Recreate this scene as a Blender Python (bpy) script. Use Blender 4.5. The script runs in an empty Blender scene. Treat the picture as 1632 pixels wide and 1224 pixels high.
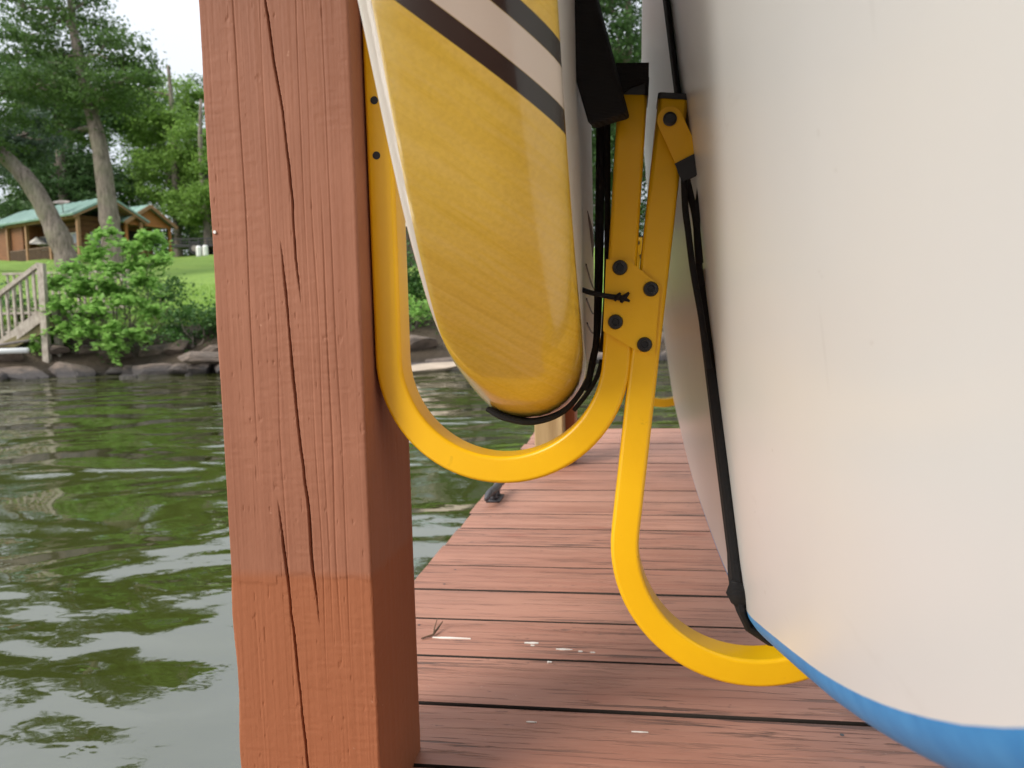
import bpy, math, random
import numpy as np
from mathutils import Vector, Matrix
random.seed(7); rng = np.random.default_rng(11)
S = bpy.context.scene; COL = S.collection
R = math.radians

# ------------------------------------------------------------------ camera
# world: X to the right across the dock, Y along the dock, z = 0 the lake, deck top at 0.50 m
YAW, PITCH, ROLL = R(8.5), R(4.66), R(1.5)
fw = Vector((-math.sin(YAW)*math.cos(PITCH), math.cos(YAW)*math.cos(PITCH), -math.sin(PITCH)))
rt = Vector((math.cos(YAW), math.sin(YAW), 0)); up = rt.cross(fw)
r2 = rt*math.cos(ROLL) - up*math.sin(ROLL); u2 = up*math.cos(ROLL) + rt*math.sin(ROLL)
cam = bpy.data.cameras.new('camera'); co = bpy.data.objects.new('camera', cam); COL.objects.link(co)
co.matrix_world = Matrix(((r2.x, u2.x, -fw.x, 0), (r2.y, u2.y, -fw.y, 0), (r2.z, u2.z, -fw.z, 1.0), (0, 0, 0, 1)))
cam.sensor_width = 36; cam.lens = 36*1226/1632; cam.clip_start = .01; cam.clip_end = 5000
cam.dof.use_dof = True; cam.dof.focus_distance = .78; cam.dof.aperture_fstop = 11.0
S.camera = co
S.render.resolution_x, S.render.resolution_y = 1024, 768

# ------------------------------------------------------------------ sky (overcast) and sun
SUN_EL, SUN_AZ = R(37), R(226)      # azimuth clockwise from +Y: the sun stands behind and left of the camera
w = bpy.data.worlds.new('World'); S.world = w; w.use_nodes = True
nt = w.node_tree; nt.nodes.clear()
out = nt.nodes.new('ShaderNodeOutputWorld'); bgd = nt.nodes.new('ShaderNodeBackground'); bgd.inputs[1].default_value = .1
sky = nt.nodes.new('ShaderNodeTexSky'); sky.sky_type = 'NISHITA'; sky.sun_disc = False
sky.sun_elevation = SUN_EL; sky.sun_rotation = SUN_AZ; sky.air_density = 1.0; sky.dust_density = 3.0
tc = nt.nodes.new('ShaderNodeTexCoord'); sep = nt.nodes.new('ShaderNodeSeparateXYZ')
nt.links.new(tc.outputs['Generated'], sep.inputs[0])
mr = nt.nodes.new('ShaderNodeMapRange'); mr.inputs[1].default_value = 0; mr.inputs[2].default_value = 1
mr.inputs[3].default_value = 3.1; mr.inputs[4].default_value = 8.8       # overcast sky: zenith brighter than the horizon
nt.links.new(sep.outputs[2], mr.inputs[0])
cn = nt.nodes.new('ShaderNodeTexNoise'); cn.inputs['Scale'].default_value = 2.2; cn.inputs['Detail'].default_value = 5
nt.links.new(tc.outputs['Generated'], cn.inputs['Vector'])
cm = nt.nodes.new('ShaderNodeMapRange'); cm.inputs[1].default_value = .3; cm.inputs[2].default_value = .7
cm.inputs[3].default_value = .92; cm.inputs[4].default_value = 1.08; nt.links.new(cn.outputs[0], cm.inputs[0])
mu = nt.nodes.new('ShaderNodeMath'); mu.operation = 'MULTIPLY'
nt.links.new(mr.outputs[0], mu.inputs[0]); nt.links.new(cm.outputs[0], mu.inputs[1])
sc = nt.nodes.new('ShaderNodeVectorMath'); sc.operation = 'SCALE'; sc.inputs[0].default_value = (.93, .97, 1.03)
nt.links.new(mu.outputs[0], sc.inputs['Scale'])
mx = nt.nodes.new('ShaderNodeMix'); mx.data_type = 'RGBA'; mx.inputs[0].default_value = .88
nt.links.new(sky.outputs[0], mx.inputs[6]); nt.links.new(sc.outputs[0], mx.inputs[7])
nt.links.new(mx.outputs[2], bgd.inputs[0]); nt.links.new(bgd.outputs[0], out.inputs[0])

sl = bpy.data.lights.new('sun', 'SUN'); sl.energy = 1.5; sl.angle = R(24); sl.color = (1, .95, .88)
so = bpy.data.objects.new('sun', sl); COL.objects.link(so)
sd = Vector((math.sin(SUN_AZ)*math.cos(SUN_EL), math.cos(SUN_AZ)*math.cos(SUN_EL), math.sin(SUN_EL)))
so.rotation_euler = sd.to_track_quat('Z', 'Y').to_euler(); so.location = (-3, -3, 6)
S.view_settings.view_transform = 'Standard'; S.view_settings.look = 'None'
S.view_settings.exposure = 1.28; S.view_settings.gamma = 1; S.view_settings.use_curve_mapping = False

# ------------------------------------------------------------------ helpers
def tag(o, label=None, cat=None, group=None, kind=None):
    for k, v in (('label', label), ('category', cat), ('group', group), ('kind', kind)):
        if v: o[k] = v
    return o
def thing(name, loc, label, cat, group=None):
    o = bpy.data.objects.new(name, None); COL.objects.link(o); o.location = loc; o.empty_display_size = .1
    return tag(o, label, cat, group)
def wloc(o):
    p = Vector((0, 0, 0))
    while o: p = p + Vector(o.location); o = o.parent
    return p
def link(name, me, parent=None, loc=(0, 0, 0)):
    o = bpy.data.objects.new(name, me); COL.objects.link(o); o.parent = parent; o.location = loc
    return o
def mesh(name, V, F, mat, parent=None, org=None, smooth=False, mi=None):
    """V in world metres; org = object origin in world metres (parent origin when omitted)"""
    base = wloc(parent) if parent else Vector((0, 0, 0))
    o3 = Vector(org) if org is not None else base
    V = np.asarray(V, float) - np.array(o3)
    me = bpy.data.meshes.new(name)
    if isinstance(F, np.ndarray):
        n = F.shape[1]; me.vertices.add(len(V)); me.vertices.foreach_set('co', V.astype(np.float32).ravel())
        me.loops.add(F.size); me.loops.foreach_set('vertex_index', F.astype(np.int32).ravel())
        me.polygons.add(len(F)); me.polygons.foreach_set('loop_start', np.arange(0, F.size, n, dtype=np.int32))
        me.update(calc_edges=True)
    else:
        me.from_pydata([tuple(v) for v in V], [], F)
    for m in (mat if isinstance(mat, (list, tuple)) else [mat]): me.materials.append(m)
    if mi is not None: me.polygons.foreach_set('material_index', np.asarray(mi, dtype=np.int32))
    if smooth: me.polygons.foreach_set('use_smooth', np.ones(len(me.polygons), dtype=bool))
    me.update()
    return link(name, me, parent, o3 - base)
def grid_faces(nr, nc, wrap=False):
    c = np.arange(nc if wrap else nc-1); r = np.arange(nr-1)
    a = (r[:, None]*nc + c[None]).ravel(); b = (r[:, None]*nc + ((c+1) % nc)[None]).ravel()
    return np.stack([a, b, b+nc, a+nc], 1)
class MB:
    def __init__(s): s.v = []; s.f = []
    def add(s, V, F):
        n = len(s.v); s.v += [tuple(v) for v in V]; s.f += [tuple(i+n for i in f) for f in F]; return s
    def box(s, c, d, rot=0, bev=0):
        """c centre, d full sizes, rot about z; bev chamfers the edges"""
        x, y, z = [q/2 for q in d]; b = min(bev, x*.9, y*.9, z*.9)
        pts = []; F = []
        if b <= 0:
            pts = [(i*x, j*y, k*z) for k in (-1, 1) for j in (-1, 1) for i in (-1, 1)]
            F = [(0, 2, 3, 1), (4, 5, 7, 6), (0, 1, 5, 4), (2, 6, 7, 3), (0, 4, 6, 2), (1, 3, 7, 5)]
        else:
            prof = [(-x+b, -y), (x-b, -y), (x, -y+b), (x, y-b), (x-b, y), (-x+b, y), (-x, y-b), (-x, -y+b)]
            ins = [(p[0]*(x-b)/x, p[1]*(y-b)/y) for p in prof]
            for L, zz in ((ins, -z), (prof, -z+b), (prof, z-b), (ins, z)): pts += [(p[0], p[1], zz) for p in L]
            for k in range(3):
                for i in range(8): j = (i+1) % 8; F.append((k*8+i, k*8+j, k*8+8+j, k*8+8+i))
            F += [tuple(range(7, -1, -1)), tuple(range(24, 32))]
        cs, sn = math.cos(rot), math.sin(rot)
        return s.add([(c[0]+p[0]*cs-p[1]*sn, c[1]+p[0]*sn+p[1]*cs, c[2]+p[2]) for p in pts], F)
    def tube(s, P, rad, n=10, cap=True):
        P = [Vector(p) for p in P]; rad = rad if isinstance(rad, (list, tuple, np.ndarray)) else [rad]*len(P)
        V = []; ref = None
        for i, p in enumerate(P):
            t = (P[min(i+1, len(P)-1)] - P[max(i-1, 0)]).normalized()
            if ref is None: ref = t.orthogonal().normalized()
            ref = (ref - t*ref.dot(t)).normalized(); b = t.cross(ref)
            V += [p + (ref*math.cos(a) + b*math.sin(a))*rad[i] for a in [2*math.pi*k/n for k in range(n)]]
        F = [(i*n+k, i*n+(k+1) % n, (i+1)*n+(k+1) % n, (i+1)*n+k) for i in range(len(P)-1) for k in range(n)]
        if cap: F += [tuple(range(n-1, -1, -1)), tuple(range((len(P)-1)*n, len(P)*n))]
        return s.add(V, F)
    def beam(s, a, b, wd, ht):
        """square bar from a to b: wd across, ht upward"""
        a, b = Vector(a), Vector(b); t = (b-a).normalized()
        sd_ = t.cross(Vector((0, 0, 1)))
        if sd_.length < .01: sd_ = Vector((1, 0, 0))
        sd_.normalize(); h = sd_.cross(t)
        V = [q + sd_*wd/2*i + h*ht/2*j for q in (a, b) for i, j in ((-1, -1), (1, -1), (1, 1), (-1, 1))]
        return s.add(V, [(3, 2, 1, 0), (4, 5, 6, 7), (0, 1, 5, 4), (1, 2, 6, 5), (2, 3, 7, 6), (3, 0, 4, 7)])
    def ribbon(s, P, N, wd, th):
        """strap: path P, wide along axis N (per path), thickness th across, rounded edges"""
        P = [Vector(p) for p in P]; N = Vector(N).normalized()
        prof = [(-.5, -.2), (-.4, -.5), (.4, -.5), (.5, -.2), (.5, .2), (.4, .5), (-.4, .5), (-.5, .2)]
        V = []
        for i, p in enumerate(P):
            t = (P[min(i+1, len(P)-1)] - P[max(i-1, 0)]).normalized()
            n_ = (N - t*N.dot(t)).normalized(); b = t.cross(n_)
            wi = wd[i] if isinstance(wd, (list, tuple)) else wd
            V += [p + n_*a*wi + b*c*th for a, c in prof]
        n = 8
        F = [(i*n+k, i*n+(k+1) % n, (i+1)*n+(k+1) % n, (i+1)*n+k) for i in range(len(P)-1) for k in range(n)]
        F += [tuple(range(n-1, -1, -1)), tuple(range((len(P)-1)*n, len(P)*n))]
        return s.add(V, F)
    def build(s, name, mat, parent=None, org=None, smooth=False): return mesh(name, s.v, s.f, mat, parent, org, smooth)
def spline(P, n=8):
    P = [np.array(p, float) for p in P]; o = []
    Q = [2*P[0]-P[1]] + P + [2*P[-1]-P[-2]]
    for i in range(1, len(Q)-2):
        for k in range(n):
            t = k/n; a, b, c, d = Q[i-1:i+3]
            o.append(.5*(2*b + (c-a)*t + (2*a-5*b+4*c-d)*t*t + (3*b-a-3*c+d)*t**3))
    o.append(P[-1]); return o
def vnoise(x, y, seed=0):
    """smooth 2-D value noise, numpy"""
    xi = np.floor(x).astype(int); yi = np.floor(y).astype(int); fx = x-xi; fy = y-yi
    fx = fx*fx*(3-2*fx); fy = fy*fy*(3-2*fy)
    def h(a, b):
        n = np.sin(a*127.1 + b*311.7 + seed*74.7)*43758.5453; return n - np.floor(n)
    return (h(xi, yi)*(1-fx)+h(xi+1, yi)*fx)*(1-fy) + (h(xi, yi+1)*(1-fx)+h(xi+1, yi+1)*fx)*fy
def fbm(x, y, seed=0, o=4):
    return sum(vnoise(x*2**k, y*2**k, seed+k)*.5**(k+1) for k in range(o))

# ------------------------------------------------------------------ materials
class M_:
    """tiny node-graph builder"""
    def __init__(s, name, base=(.5, .5, .5), rough=.5, **kw):
        s.m = bpy.data.materials.new(name); s.m.use_nodes = True; s.t = s.m.node_tree
        s.b = s.t.nodes['Principled BSDF']; s.b.inputs['Base Color'].default_value = (*base, 1); s.b.inputs['Roughness'].default_value = rough
        for k, v in kw.items(): s.b.inputs[k.replace('_', ' ')].default_value = v
    def n(s, typ, ins=None, **kw):
        q = s.t.nodes.new('ShaderNode'+typ)
        for k, v in kw.items(): setattr(q, k, v)
        for k, v in (ins or {}).items(): s.inp(q, k, v)
        return q
    def inp(s, q, k, v):
        if hasattr(v, 'links') and hasattr(v, 'is_output'): s.t.links.new(v, q.inputs[k])
        elif isinstance(v, tuple) and len(v) == 3 and q.inputs[k].type == 'RGBA': q.inputs[k].default_value = (*v, 1)
        else: q.inputs[k].default_value = v
    def coord(s, scale=(1, 1, 1), off=(0, 0, 0), which='Object', rot=(0, 0, 0)):
        c = s.n('TexCoord'); v = c.outputs[which]
        mp = s.n('Mapping', {'Vector': v, 'Scale': scale, 'Location': off, 'Rotation': rot}); return mp.outputs[0]
    def noise(s, vec, scale=5, detail=4, rough=.55, dist=0):
        return s.n('TexNoise', {'Vector': vec, 'Scale': scale, 'Detail': detail, 'Roughness': rough, 'Distortion': dist}).outputs[0]
    def ramp(s, fac, a, b, lo=0., hi=1.):
        return s.n('MapRange', {0: fac, 1: a, 2: b, 3: lo, 4: hi}).outputs[0]
    def mix(s, fac, a, b, mode='MIX'):
        q = s.n('Mix', data_type='RGBA', blend_type=mode); s.inp(q, 0, fac); s.inp(q, 6, a); s.inp(q, 7, b); return q.outputs[2]
    def math(s, op, a, b=0.):
        q = s.n('Math', operation=op); s.inp(q, 0, a); s.inp(q, 1, b); return q.outputs[0]
    def base(s, c): s.t.links.new(c, s.b.inputs['Base Color']); return s
    def rough(s, c): s.t.links.new(c, s.b.inputs['Roughness']); return s
    def bump(s, h, dist=.001, strength=1.):
        q = s.n('Bump', {'Height': h, 'Distance': dist, 'Strength': strength}); s.t.links.new(q.outputs[0], s.b.inputs['Normal']); return s
    def rand(s): return s.n('ObjectInfo').outputs['Random']
    def shiftvec(s, vec, k=37.):
        q = s.n('VectorMath', operation='SCALE'); s.inp(q, 0, (1.3, .7, 2.1)); s.inp(q, 'Scale', s.math('MULTIPLY', s.rand(), k))
        a = s.n('VectorMath', operation='ADD'); s.inp(a, 0, vec); s.inp(a, 1, q.outputs[0]); return a.outputs[0]
MAT = {}
def simple(name, base, rough, var=.15, scale=8, bumpd=0., **kw):
    g = M_(name, base, rough, **kw); v = g.coord()
    f = g.noise(g.shiftvec(v), scale, 5)
    g.base(g.mix(g.ramp(f, .3, .7), tuple(c*(1-var) for c in base), tuple(min(1, c*(1+var)) for c in base)))
    if bumpd: g.bump(f, bumpd)
    MAT[name] = g.m; return g.m

# red-brown paint on the sawn post
g = M_('post_paint', (.36, .125, .07), .65, Specular_IOR_Level=.3); v = g.coord()
n1 = g.noise(v, 9, 6); n2 = g.noise(g.coord((60, 60, 3)), 1, 4); n3 = g.noise(g.coord((1, 1, 1)), 160, 3)
c = g.mix(g.ramp(n1, .3, .7), (.285, .116, .066), (.335, .142, .084))
c = g.mix(g.ramp(n2, .42, .72, 0, .25), c, (.21, .075, .040))
sp = g.n('SeparateXYZ', {0: g.n('NewGeometry').outputs['Position']})
low = g.ramp(sp.outputs[2], .752, .762, 1, 0)                      # second coat of paint below the brush line
c = g.mix(g.math('MULTIPLY', low, .8), c, (.32, .108, .044))
spk = g.ramp(g.noise(v, 95, 2, .5), .74, .78); c = g.mix(g.math('MULTIPLY', spk, .35), c, (.55, .3, .2))
g.base(c); g.bump(g.math('ADD', g.math('MULTIPLY', n2, .6), g.math('MULTIPLY', n3, .25)), .0007); MAT['post'] = g.m

# weathered red-brown paint on the deck planks
def deck_mat(name):
    g = M_(name, (.45, .2, .13), .6); v = g.shiftvec(g.coord())
    def sv(sx, sy): 
        q = g.n('Mapping', {'Vector': v, 'Scale': (sx, sy, 1)}); return q.outputs[0]
    a = g.noise(sv(2.2, 6), 1.6, 5); st = g.noise(sv(1.6, 55), 1.0, 5, .6); fine = g.noise(sv(6, 220), 1., 3)
    c = g.mix(g.ramp(a, .25, .75), (.36, .168, .112), (.475, .245, .172))
    c = g.mix(g.ramp(st, .44, .70, 0, .6), c, (.25, .095, .06))
    c = g.mix(g.ramp(fine, .55, .8, 0, .3), c, (.3, .12, .08))
    pat = g.ramp(g.noise(sv(1.3, 5), 2.1, 4), .44, .60)                # patches where the paint has gone
    crk = g.ramp(g.noise(sv(5, 95), 1.1, 4, .65, .6), .54, .60)
    c = g.mix(g.math('MULTIPLY', g.math('MULTIPLY', pat, crk), .9), c, (.05, .037, .03))
    spots = g.ramp(g.noise(sv(14, 30), 2.6, 3), .70, .74); c = g.mix(g.math('MULTIPLY', spots, .7), c, (.1, .05, .035))
    vor = g.n('TexVoronoi', {'Vector': sv(3.2, 6.5), 'Scale': 1.0}, feature='F1')      # knots
    kn = g.ramp(vor.outputs['Distance'], .05, .15, .55, 0); c = g.mix(kn, c, (.30, .10, .06))
    mild = g.math('MULTIPLY', g.ramp(g.noise(sv(26, 60), 2.0, 4, .7), .56, .66), g.ramp(g.noise(sv(1.1, 7), 1.9, 3), .58, .70)); c = g.mix(g.math('MULTIPLY', mild, .8), c, (.06, .045, .035))   # mildew
    wsp = g.ramp(g.noise(sv(40, 120), 2.0, 2), .77, .79); c = g.mix(g.math('MULTIPLY', wsp, .6), c, (.7, .55, .48))
    rv = g.rand(); c = g.mix(g.ramp(rv, 0, 1, 0, .34), c, (.30, .115, .07)); c = g.mix(g.ramp(g.math('FRACT', g.math('MULTIPLY', rv, 7.3)), .4, 1, 0, .22), c, (.52, .30, .22))
    g.base(c); g.rough(g.ramp(a, .2, .8, .5, .68))
    g.bump(g.math('SUBTRACT', g.math('ADD', g.math('MULTIPLY', st, .8), g.math('MULTIPLY', fine, .4)), g.math('MULTIPLY', crk, .8)), .0012)
    return g.m
MAT['deck'] = deck_mat('deck_paint'); simple('bare_wood_gap_shade', (.030, .022, .017), .9, .3, 30)  # dirty bare plank sides, coloured near black to paint in the gap shade

# yellow powder coat
g = M_('yellow_powder_coat', (.80, .42, .006), .33, Specular_IOR_Level=.45); v = g.coord()
f = g.noise(v, 14, 4); g.base(g.mix(g.ramp(f, .3, .7), (.82, .45, .004), (.86, .49, .005)))
sc1 = g.math('MULTIPLY', g.ramp(g.noise(v, 55, 4, .6), .68, .72), g.ramp(g.noise(v, 6, 2), .45, .6)); c = g.mix(g.math('MULTIPLY', sc1, .4), g.b.inputs['Base Color'].links[0].from_socket, (.30, .14, .01))
g.base(c); g.bump(g.noise(v, 420, 2), .00012); MAT['yellow'] = g.m
simple('black_plastic', (.012, .012, .013), .42, .2, 60)
simple('bolt_steel', (.010, .010, .011), .3, .2, 90)
g = M_('black_webbing', (.009, .009, .010), .75, Specular_IOR_Level=.35); v = g.coord()
wv = g.n('TexWave', {'Vector': v, 'Scale': 260., 'Distortion': .4}, wave_type='BANDS', bands_direction='Z'); g.bump(wv.outputs[1], .0005); MAT['web'] = g.m
simple('cleat_iron', (.05, .05, .058), .5, .3, 40, .0006)
# white gel coat and blue rail
g = M_('white_gel_coat', (.80, .79, .77), .36, Coat_Weight=.4, Coat_Roughness=.24); v = g.coord()
f = g.noise(v, 3, 4); c = g.mix(g.ramp(f, .3, .7), (.765, .765, .74), (.81, .81, .79))
sm1 = g.math('MULTIPLY', g.ramp(g.noise(g.coord((1, 2, 9), rot=(.5, 0, 0)), 3.0, 6, .7), .60, .72), g.ramp(g.noise(v, 4.5, 3), .5, .62)); c = g.mix(g.math('MULTIPLY', sm1, .22), c, (.42, .38, .33))   # grey rub marks
sm2 = g.ramp(g.noise(g.coord((1, 55, 4), rot=(.35, 0, 0)), 2.2, 3, .5), .735, .75); c = g.mix(g.math('MULTIPLY', sm2, .25), c, (.35, .33, .3))       # hairline scratches
c = g.mix(g.math('MULTIPLY', g.ramp(g.noise(v, 70, 2), .765, .785), .35), c, (.33, .28, .22))                                                     # dirt specks
g.base(c)

MAT['white'] = g.m
g = M_('blue_rail_paint', (.06, .25, .58), .5, Specular_IOR_Level=.25); v = g.coord((4, 40, 40)); f = g.noise(v, 1.2, 5)
g.base(g.mix(g.ramp(f, .3, .7), (.04, .24, .55), (.07, .31, .64))); MAT['blue'] = g.m
# yellow wood-grain rail with diagonal stripes
g = M_('yellow_wood_rail', (.6, .36, .05), .22, Coat_Weight=.8, Coat_Roughness=.08)
P = g.n('SeparateXYZ', {0: g.coord()}); X, Y, Z = P.outputs
W = g.math('ADD', g.math('ADD', Z, .9), g.math('MULTIPLY', g.math('ADD', X, -.0589), .70))     # distance across the slanting grain
gv = g.n('CombineXYZ', {0: g.math('MULTIPLY', X, 9.), 1: g.math('MULTIPLY', W, 105.), 2: g.math('MULTIPLY', Y, 4.)}).outputs[0]
gw = g.n('CombineXYZ', {0: g.math('MULTIPLY', X, 6.), 1: g.math('MULTIPLY', W, 30.), 2: g.math('MULTIPLY', Y, 3.)}).outputs[0]
gr = g.noise(gw, 1.0, 4, .55); strk = g.noise(gv, 1., 5, .6, .5)
c = g.mix(g.ramp(gr, .3, .7), (.79, .53, .05), (.84, .585, .085))
c = g.mix(g.ramp(strk, .42, .66, 0, .32), c, (.86, .63, .20))
c = g.mix(g.ramp(strk, .46, .30, 0, .22), c, (.56, .31, .016))
c = g.mix(g.ramp(g.noise(g.coord((260, 260, 260)), 1, 2), .35, .7, 0, .16), c, (.40, .20, .01))
def band(a, b):
    lo = g.ramp(W, a-.0005, a+.0005); hi = g.ramp(W, b-.0005, b+.0005, 1, 0); return g.math('MULTIPLY', lo, hi)
c = g.mix(band(1.1455, 1.169), c, (.72, .64, .55)); blk = (.010, .009, .009)
c = g.mix(band(1.131, 1.1455), c, blk); c = g.mix(band(1.169, 1.1825), c, blk)
edge = g.math('SUBTRACT', g.math('ADD', X, .063), g.ramp(Y, .02, .26, .0105, .0012))          # bare white edge of the tail
c = g.mix(g.ramp(edge, -.0004, .0004, 1, 0), c, (.80, .76, .68))
g.base(c); g.bump(strk, .00006); MAT['wood_rail'] = g.m
simple('white_foam_deck', (.72, .69, .64), .35, .04, 5)
simple('pinline', (.02, .02, .022), .4, .1, 5)
# natural lumber
g = M_('bare_lumber', (.5, .34, .16), .7); n1 = g.noise(g.shiftvec(g.coord((22, 22, 1.5))), 1.5, 5, .6)
c = g.mix(g.ramp(n1, .3, .7), (.25, .16, .065), (.46, .33, .16)); g.base(c); g.bump(n1, .001); MAT['lumber'] = g.m
# grey weathered lumber of the shore stair
g = M_('grey_lumber', (.4, .35, .29), .8); n1 = g.noise(g.shiftvec(g.coord((8, 8, 3))), 2.5, 5)
g.base(g.mix(g.ramp(n1, .3, .7), (.24, .20, .16), (.46, .41, .34))); g.bump(n1, .004); MAT['greywood'] = g.m
simple('mossy_log', (.2, .17, .08), .85, .35, 3, .02)
simple('white_pvc', (.75, .75, .72), .4, .05, 4)
g = M_('stained_cabin_wood', (.3, .12, .03), .6); sp = g.n('SeparateXYZ', {0: g.coord()})
lap = g.n('TexWave', {'Vector': g.coord((0, 0, 1)), 'Scale': 1.05, 'Distortion': 0.}, bands_direction='Z', wave_profile='SAW')
n1 = g.noise(g.shiftvec(g.coord((1, 1, 9))), 2, 5); g.base(g.mix(g.ramp(n1, .3, .7), (.13, .05, .016), (.22, .088, .028))); MAT['cabin'] = g.m
simple('orange_cabin_trim', (.36, .14, .035), .6, .12, 4)
simple('pale_cabin_post', (.27, .15, .07), .65, .15, 3)
g = M_('green_metal_roof', (.14, .30, .24), .4); n1 = g.noise(g.coord(), 1.2, 4)
g.base(g.mix(g.ramp(n1, .3, .7), (.17, .28, .24), (.26, .38, .33))); MAT['roof'] = g.m
simple('dark_rail_wood', (.12, .075, .045), .75, .25, 4)
g = M_('window_glass', (.25, .29, .33), .06, Specular_IOR_Level=.8); MAT['glass'] = g.m
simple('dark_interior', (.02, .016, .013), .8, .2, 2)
simple('grey_siding', (.22, .19, .17), .75, .15, 3)
simple('dark_boards', (.05, .036, .028), .8, .3, 5)
simple('white_trim', (.72, .70, .64), .6, .05, 4)
simple('black_trailer', (.02, .02, .022), .5, .2, 6); simple('rubber', (.015, .015, .015), .8, .2, 8)
# bark
g = M_('oak_bark', (.2, .16, .13), .9); n1 = g.noise(g.coord((5, 5, 1.2)), 1.8, 6, .65); n2 = g.noise(g.coord(), 1.1, 3)
c = g.mix(g.ramp(n1, .35, .65), (.085, .068, .055), (.25, .205, .17)); c = g.mix(g.ramp(n2, .5, .7, 0, .5), c, (.15, .16, .09))
g.base(c); g.bump(n1, .06); MAT['bark'] = g.m
# leaves: colour by leaf, with light coming through
def leafmat(name, a, b, tr):
    g = M_(name, a, .55, Specular_IOR_Level=.3); ri = g.n('NewGeometry').outputs['Random Per Island']
    n1 = g.noise(g.coord(), .55, 3)
    f = g.math('ADD', g.math('MULTIPLY', ri, .55), g.math('MULTIPLY', g.ramp(n1, .3, .7), .45))
    c = g.mix(f, a, b); g.base(c)
    tl = g.n('BsdfTranslucent'); g.t.links.new(g.mix(.5, c, b), tl.inputs[0])
    mxs = g.n('MixShader'); mxs.inputs[0].default_value = tr
    g.t.links.new(g.b.outputs[0], mxs.inputs[1]); g.t.links.new(tl.outputs[0], mxs.inputs[2])
    g.t.links.new(mxs.outputs[0], g.t.nodes['Material Output'].inputs[0]); MAT[name] = g.m; return g.m
leafmat('oak_leaves', (.040, .085, .022), (.11, .19, .05), .38)
leafmat('bright_leaves', (.095, .185, .030), (.23, .37, .075), .42)
leafmat('dark_leaves', (.035, .078, .024), (.085, .155, .05), .33)
leafmat('cedar_leaves', (.04, .07, .045), (.09, .14, .085), .25)
leafmat('bush_leaves', (.16, .34, .06), (.37, .60, .16), .45)
leafmat('ivy_leaves', (.03, .08, .02), (.08, .18, .035), .3)
# ground
g = M_('lawn_grass', (.1, .2, .03), .9); v = g.coord(); n1 = g.noise(v, .35, 5); n2 = g.noise(v, 6, 5); n3 = g.noise(v, 40, 3)
c = g.mix(g.ramp(n1, .35, .65), (.19, .32, .045), (.28, .42, .07)); c = g.mix(g.ramp(n2, .3, .7, 0, .5), c, (.13, .24, .03))
sp = g.n('SeparateXYZ', {0: g.n('NewGeometry').outputs['Position']})
soil = g.ramp(g.math('ADD', sp.outputs[2], g.math('MULTIPLY', n2, .5)), 1.3, 1.75, 1, 0)
c = g.mix(soil, c, (.07, .05, .03)); wet = g.ramp(sp.outputs[2], .02, .3, 1, 0); c = g.mix(wet, c, (.02, .016, .011))
g.base(c); g.bump(g.math('ADD', n2, g.math('MULTIPLY', n3, .6)), .12); MAT['ground'] = g.m
g = M_('shore_rock', (.2, .16, .13), .8); v = g.shiftvec(g.coord()); n1 = g.noise(v, 2.2, 6, .62); n2 = g.noise(v, 14, 4)
c = g.mix(g.ramp(n1, .35, .65), (.075, .058, .046), (.20, .15, .115)); c = g.mix(g.ramp(n2, .5, .75, 0, .5), c, (.07, .06, .05))
sp = g.n('SeparateXYZ', {0: g.n('NewGeometry').outputs['Position']})
c = g.mix(g.ramp(g.math('ADD', sp.outputs[2], g.math('MULTIPLY', n1, .15)), .18, .32, .8, 0), c, (.028, .027, .03))   # wet at the waterline
g.base(c); g.bump(g.math('ADD', n1, g.math('MULTIPLY', n2, .4)), .05); MAT['rock'] = g.m
simple('pale_slab', (.36, .29, .22), .8, .15, 3, .02)
# lake
g = M_('lake_water', (.038, .044, .009), .02, IOR=2.4); v = g.coord()
def wn(sx, sy, rot, scale, det, dist): return g.noise(g.coord((sx, sy, 1), rot=(0, 0, rot)), scale, det, .5, dist)
big = wn(.75, 1.1, R(24), .85, 1., .7); mid = wn(.8, 1.1, R(-14), 2.2, .6, 1.1); sml = wn(.7, 1.2, R(20), 8, 1.5, .4)
patch = g.ramp(g.noise(v, .36, 2), .42, .6, .12, 1.)
h = g.math('ADD', g.math('MULTIPLY', big, 1.0), g.math('MULTIPLY', g.math('MULTIPLY', mid, patch), .34))
h = g.math('ADD', h, g.math('MULTIPLY', g.math('MULTIPLY', sml, patch), .05))
tiny = wn(.8, 1.25, R(6), 26, 1.5, .3); h = g.math('ADD', h, g.math('MULTIPLY', tiny, .0042)); g.bump(h, .135); MAT['water'] = g.m

# ------------------------------------------------------------------ lake and terrain
mesh('lake', [(-1500, -1500, 0), (1500, -1500, 0), (1500, 1500, 0), (-1500, 1500, 0)], [(0, 1, 2, 3)], MAT['water'])['kind'] = 'structure'
cy, sy = math.cos(YAW), math.sin(YAW)
def site(u, d, z=0.):
    """shore frame: u metres along the far shore, d metres out from the dock"""
    return (u*cy - d*sy, u*sy + d*cy, z)
def ground_h(u, d):
    u = np.asarray(u, float); d = np.asarray(d, float)
    sh = 17.35 + .35*np.sin(u*.55) + .25*np.sin(u*1.3+1) + np.clip(u-2, 0, 50)*.1
    k = d - sh
    h = np.where(k < 0, np.clip(k, -3, 0)*.5 - .05, np.minimum(k*.75, 1.25) - .05)
    h = h + np.clip(k-1.7, 0, 26)*.155 + np.clip(k-27, 0, 80)*.05
    return h + np.where(k > .3, (fbm(u*.4, d*.4, 3)-.5)*.35, 0)
us = np.concatenate([np.linspace(-140, -32, 20)[:-1], np.linspace(-32, 16, 120), np.linspace(16, 140, 22)[1:]])
ds = np.concatenate([np.linspace(14, 24, 60)[:-1], np.linspace(24, 60, 50)[:-1], np.linspace(60, 260, 16)])
UU, DD = np.meshgrid(us, ds); HH = ground_h(UU, DD)
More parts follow.
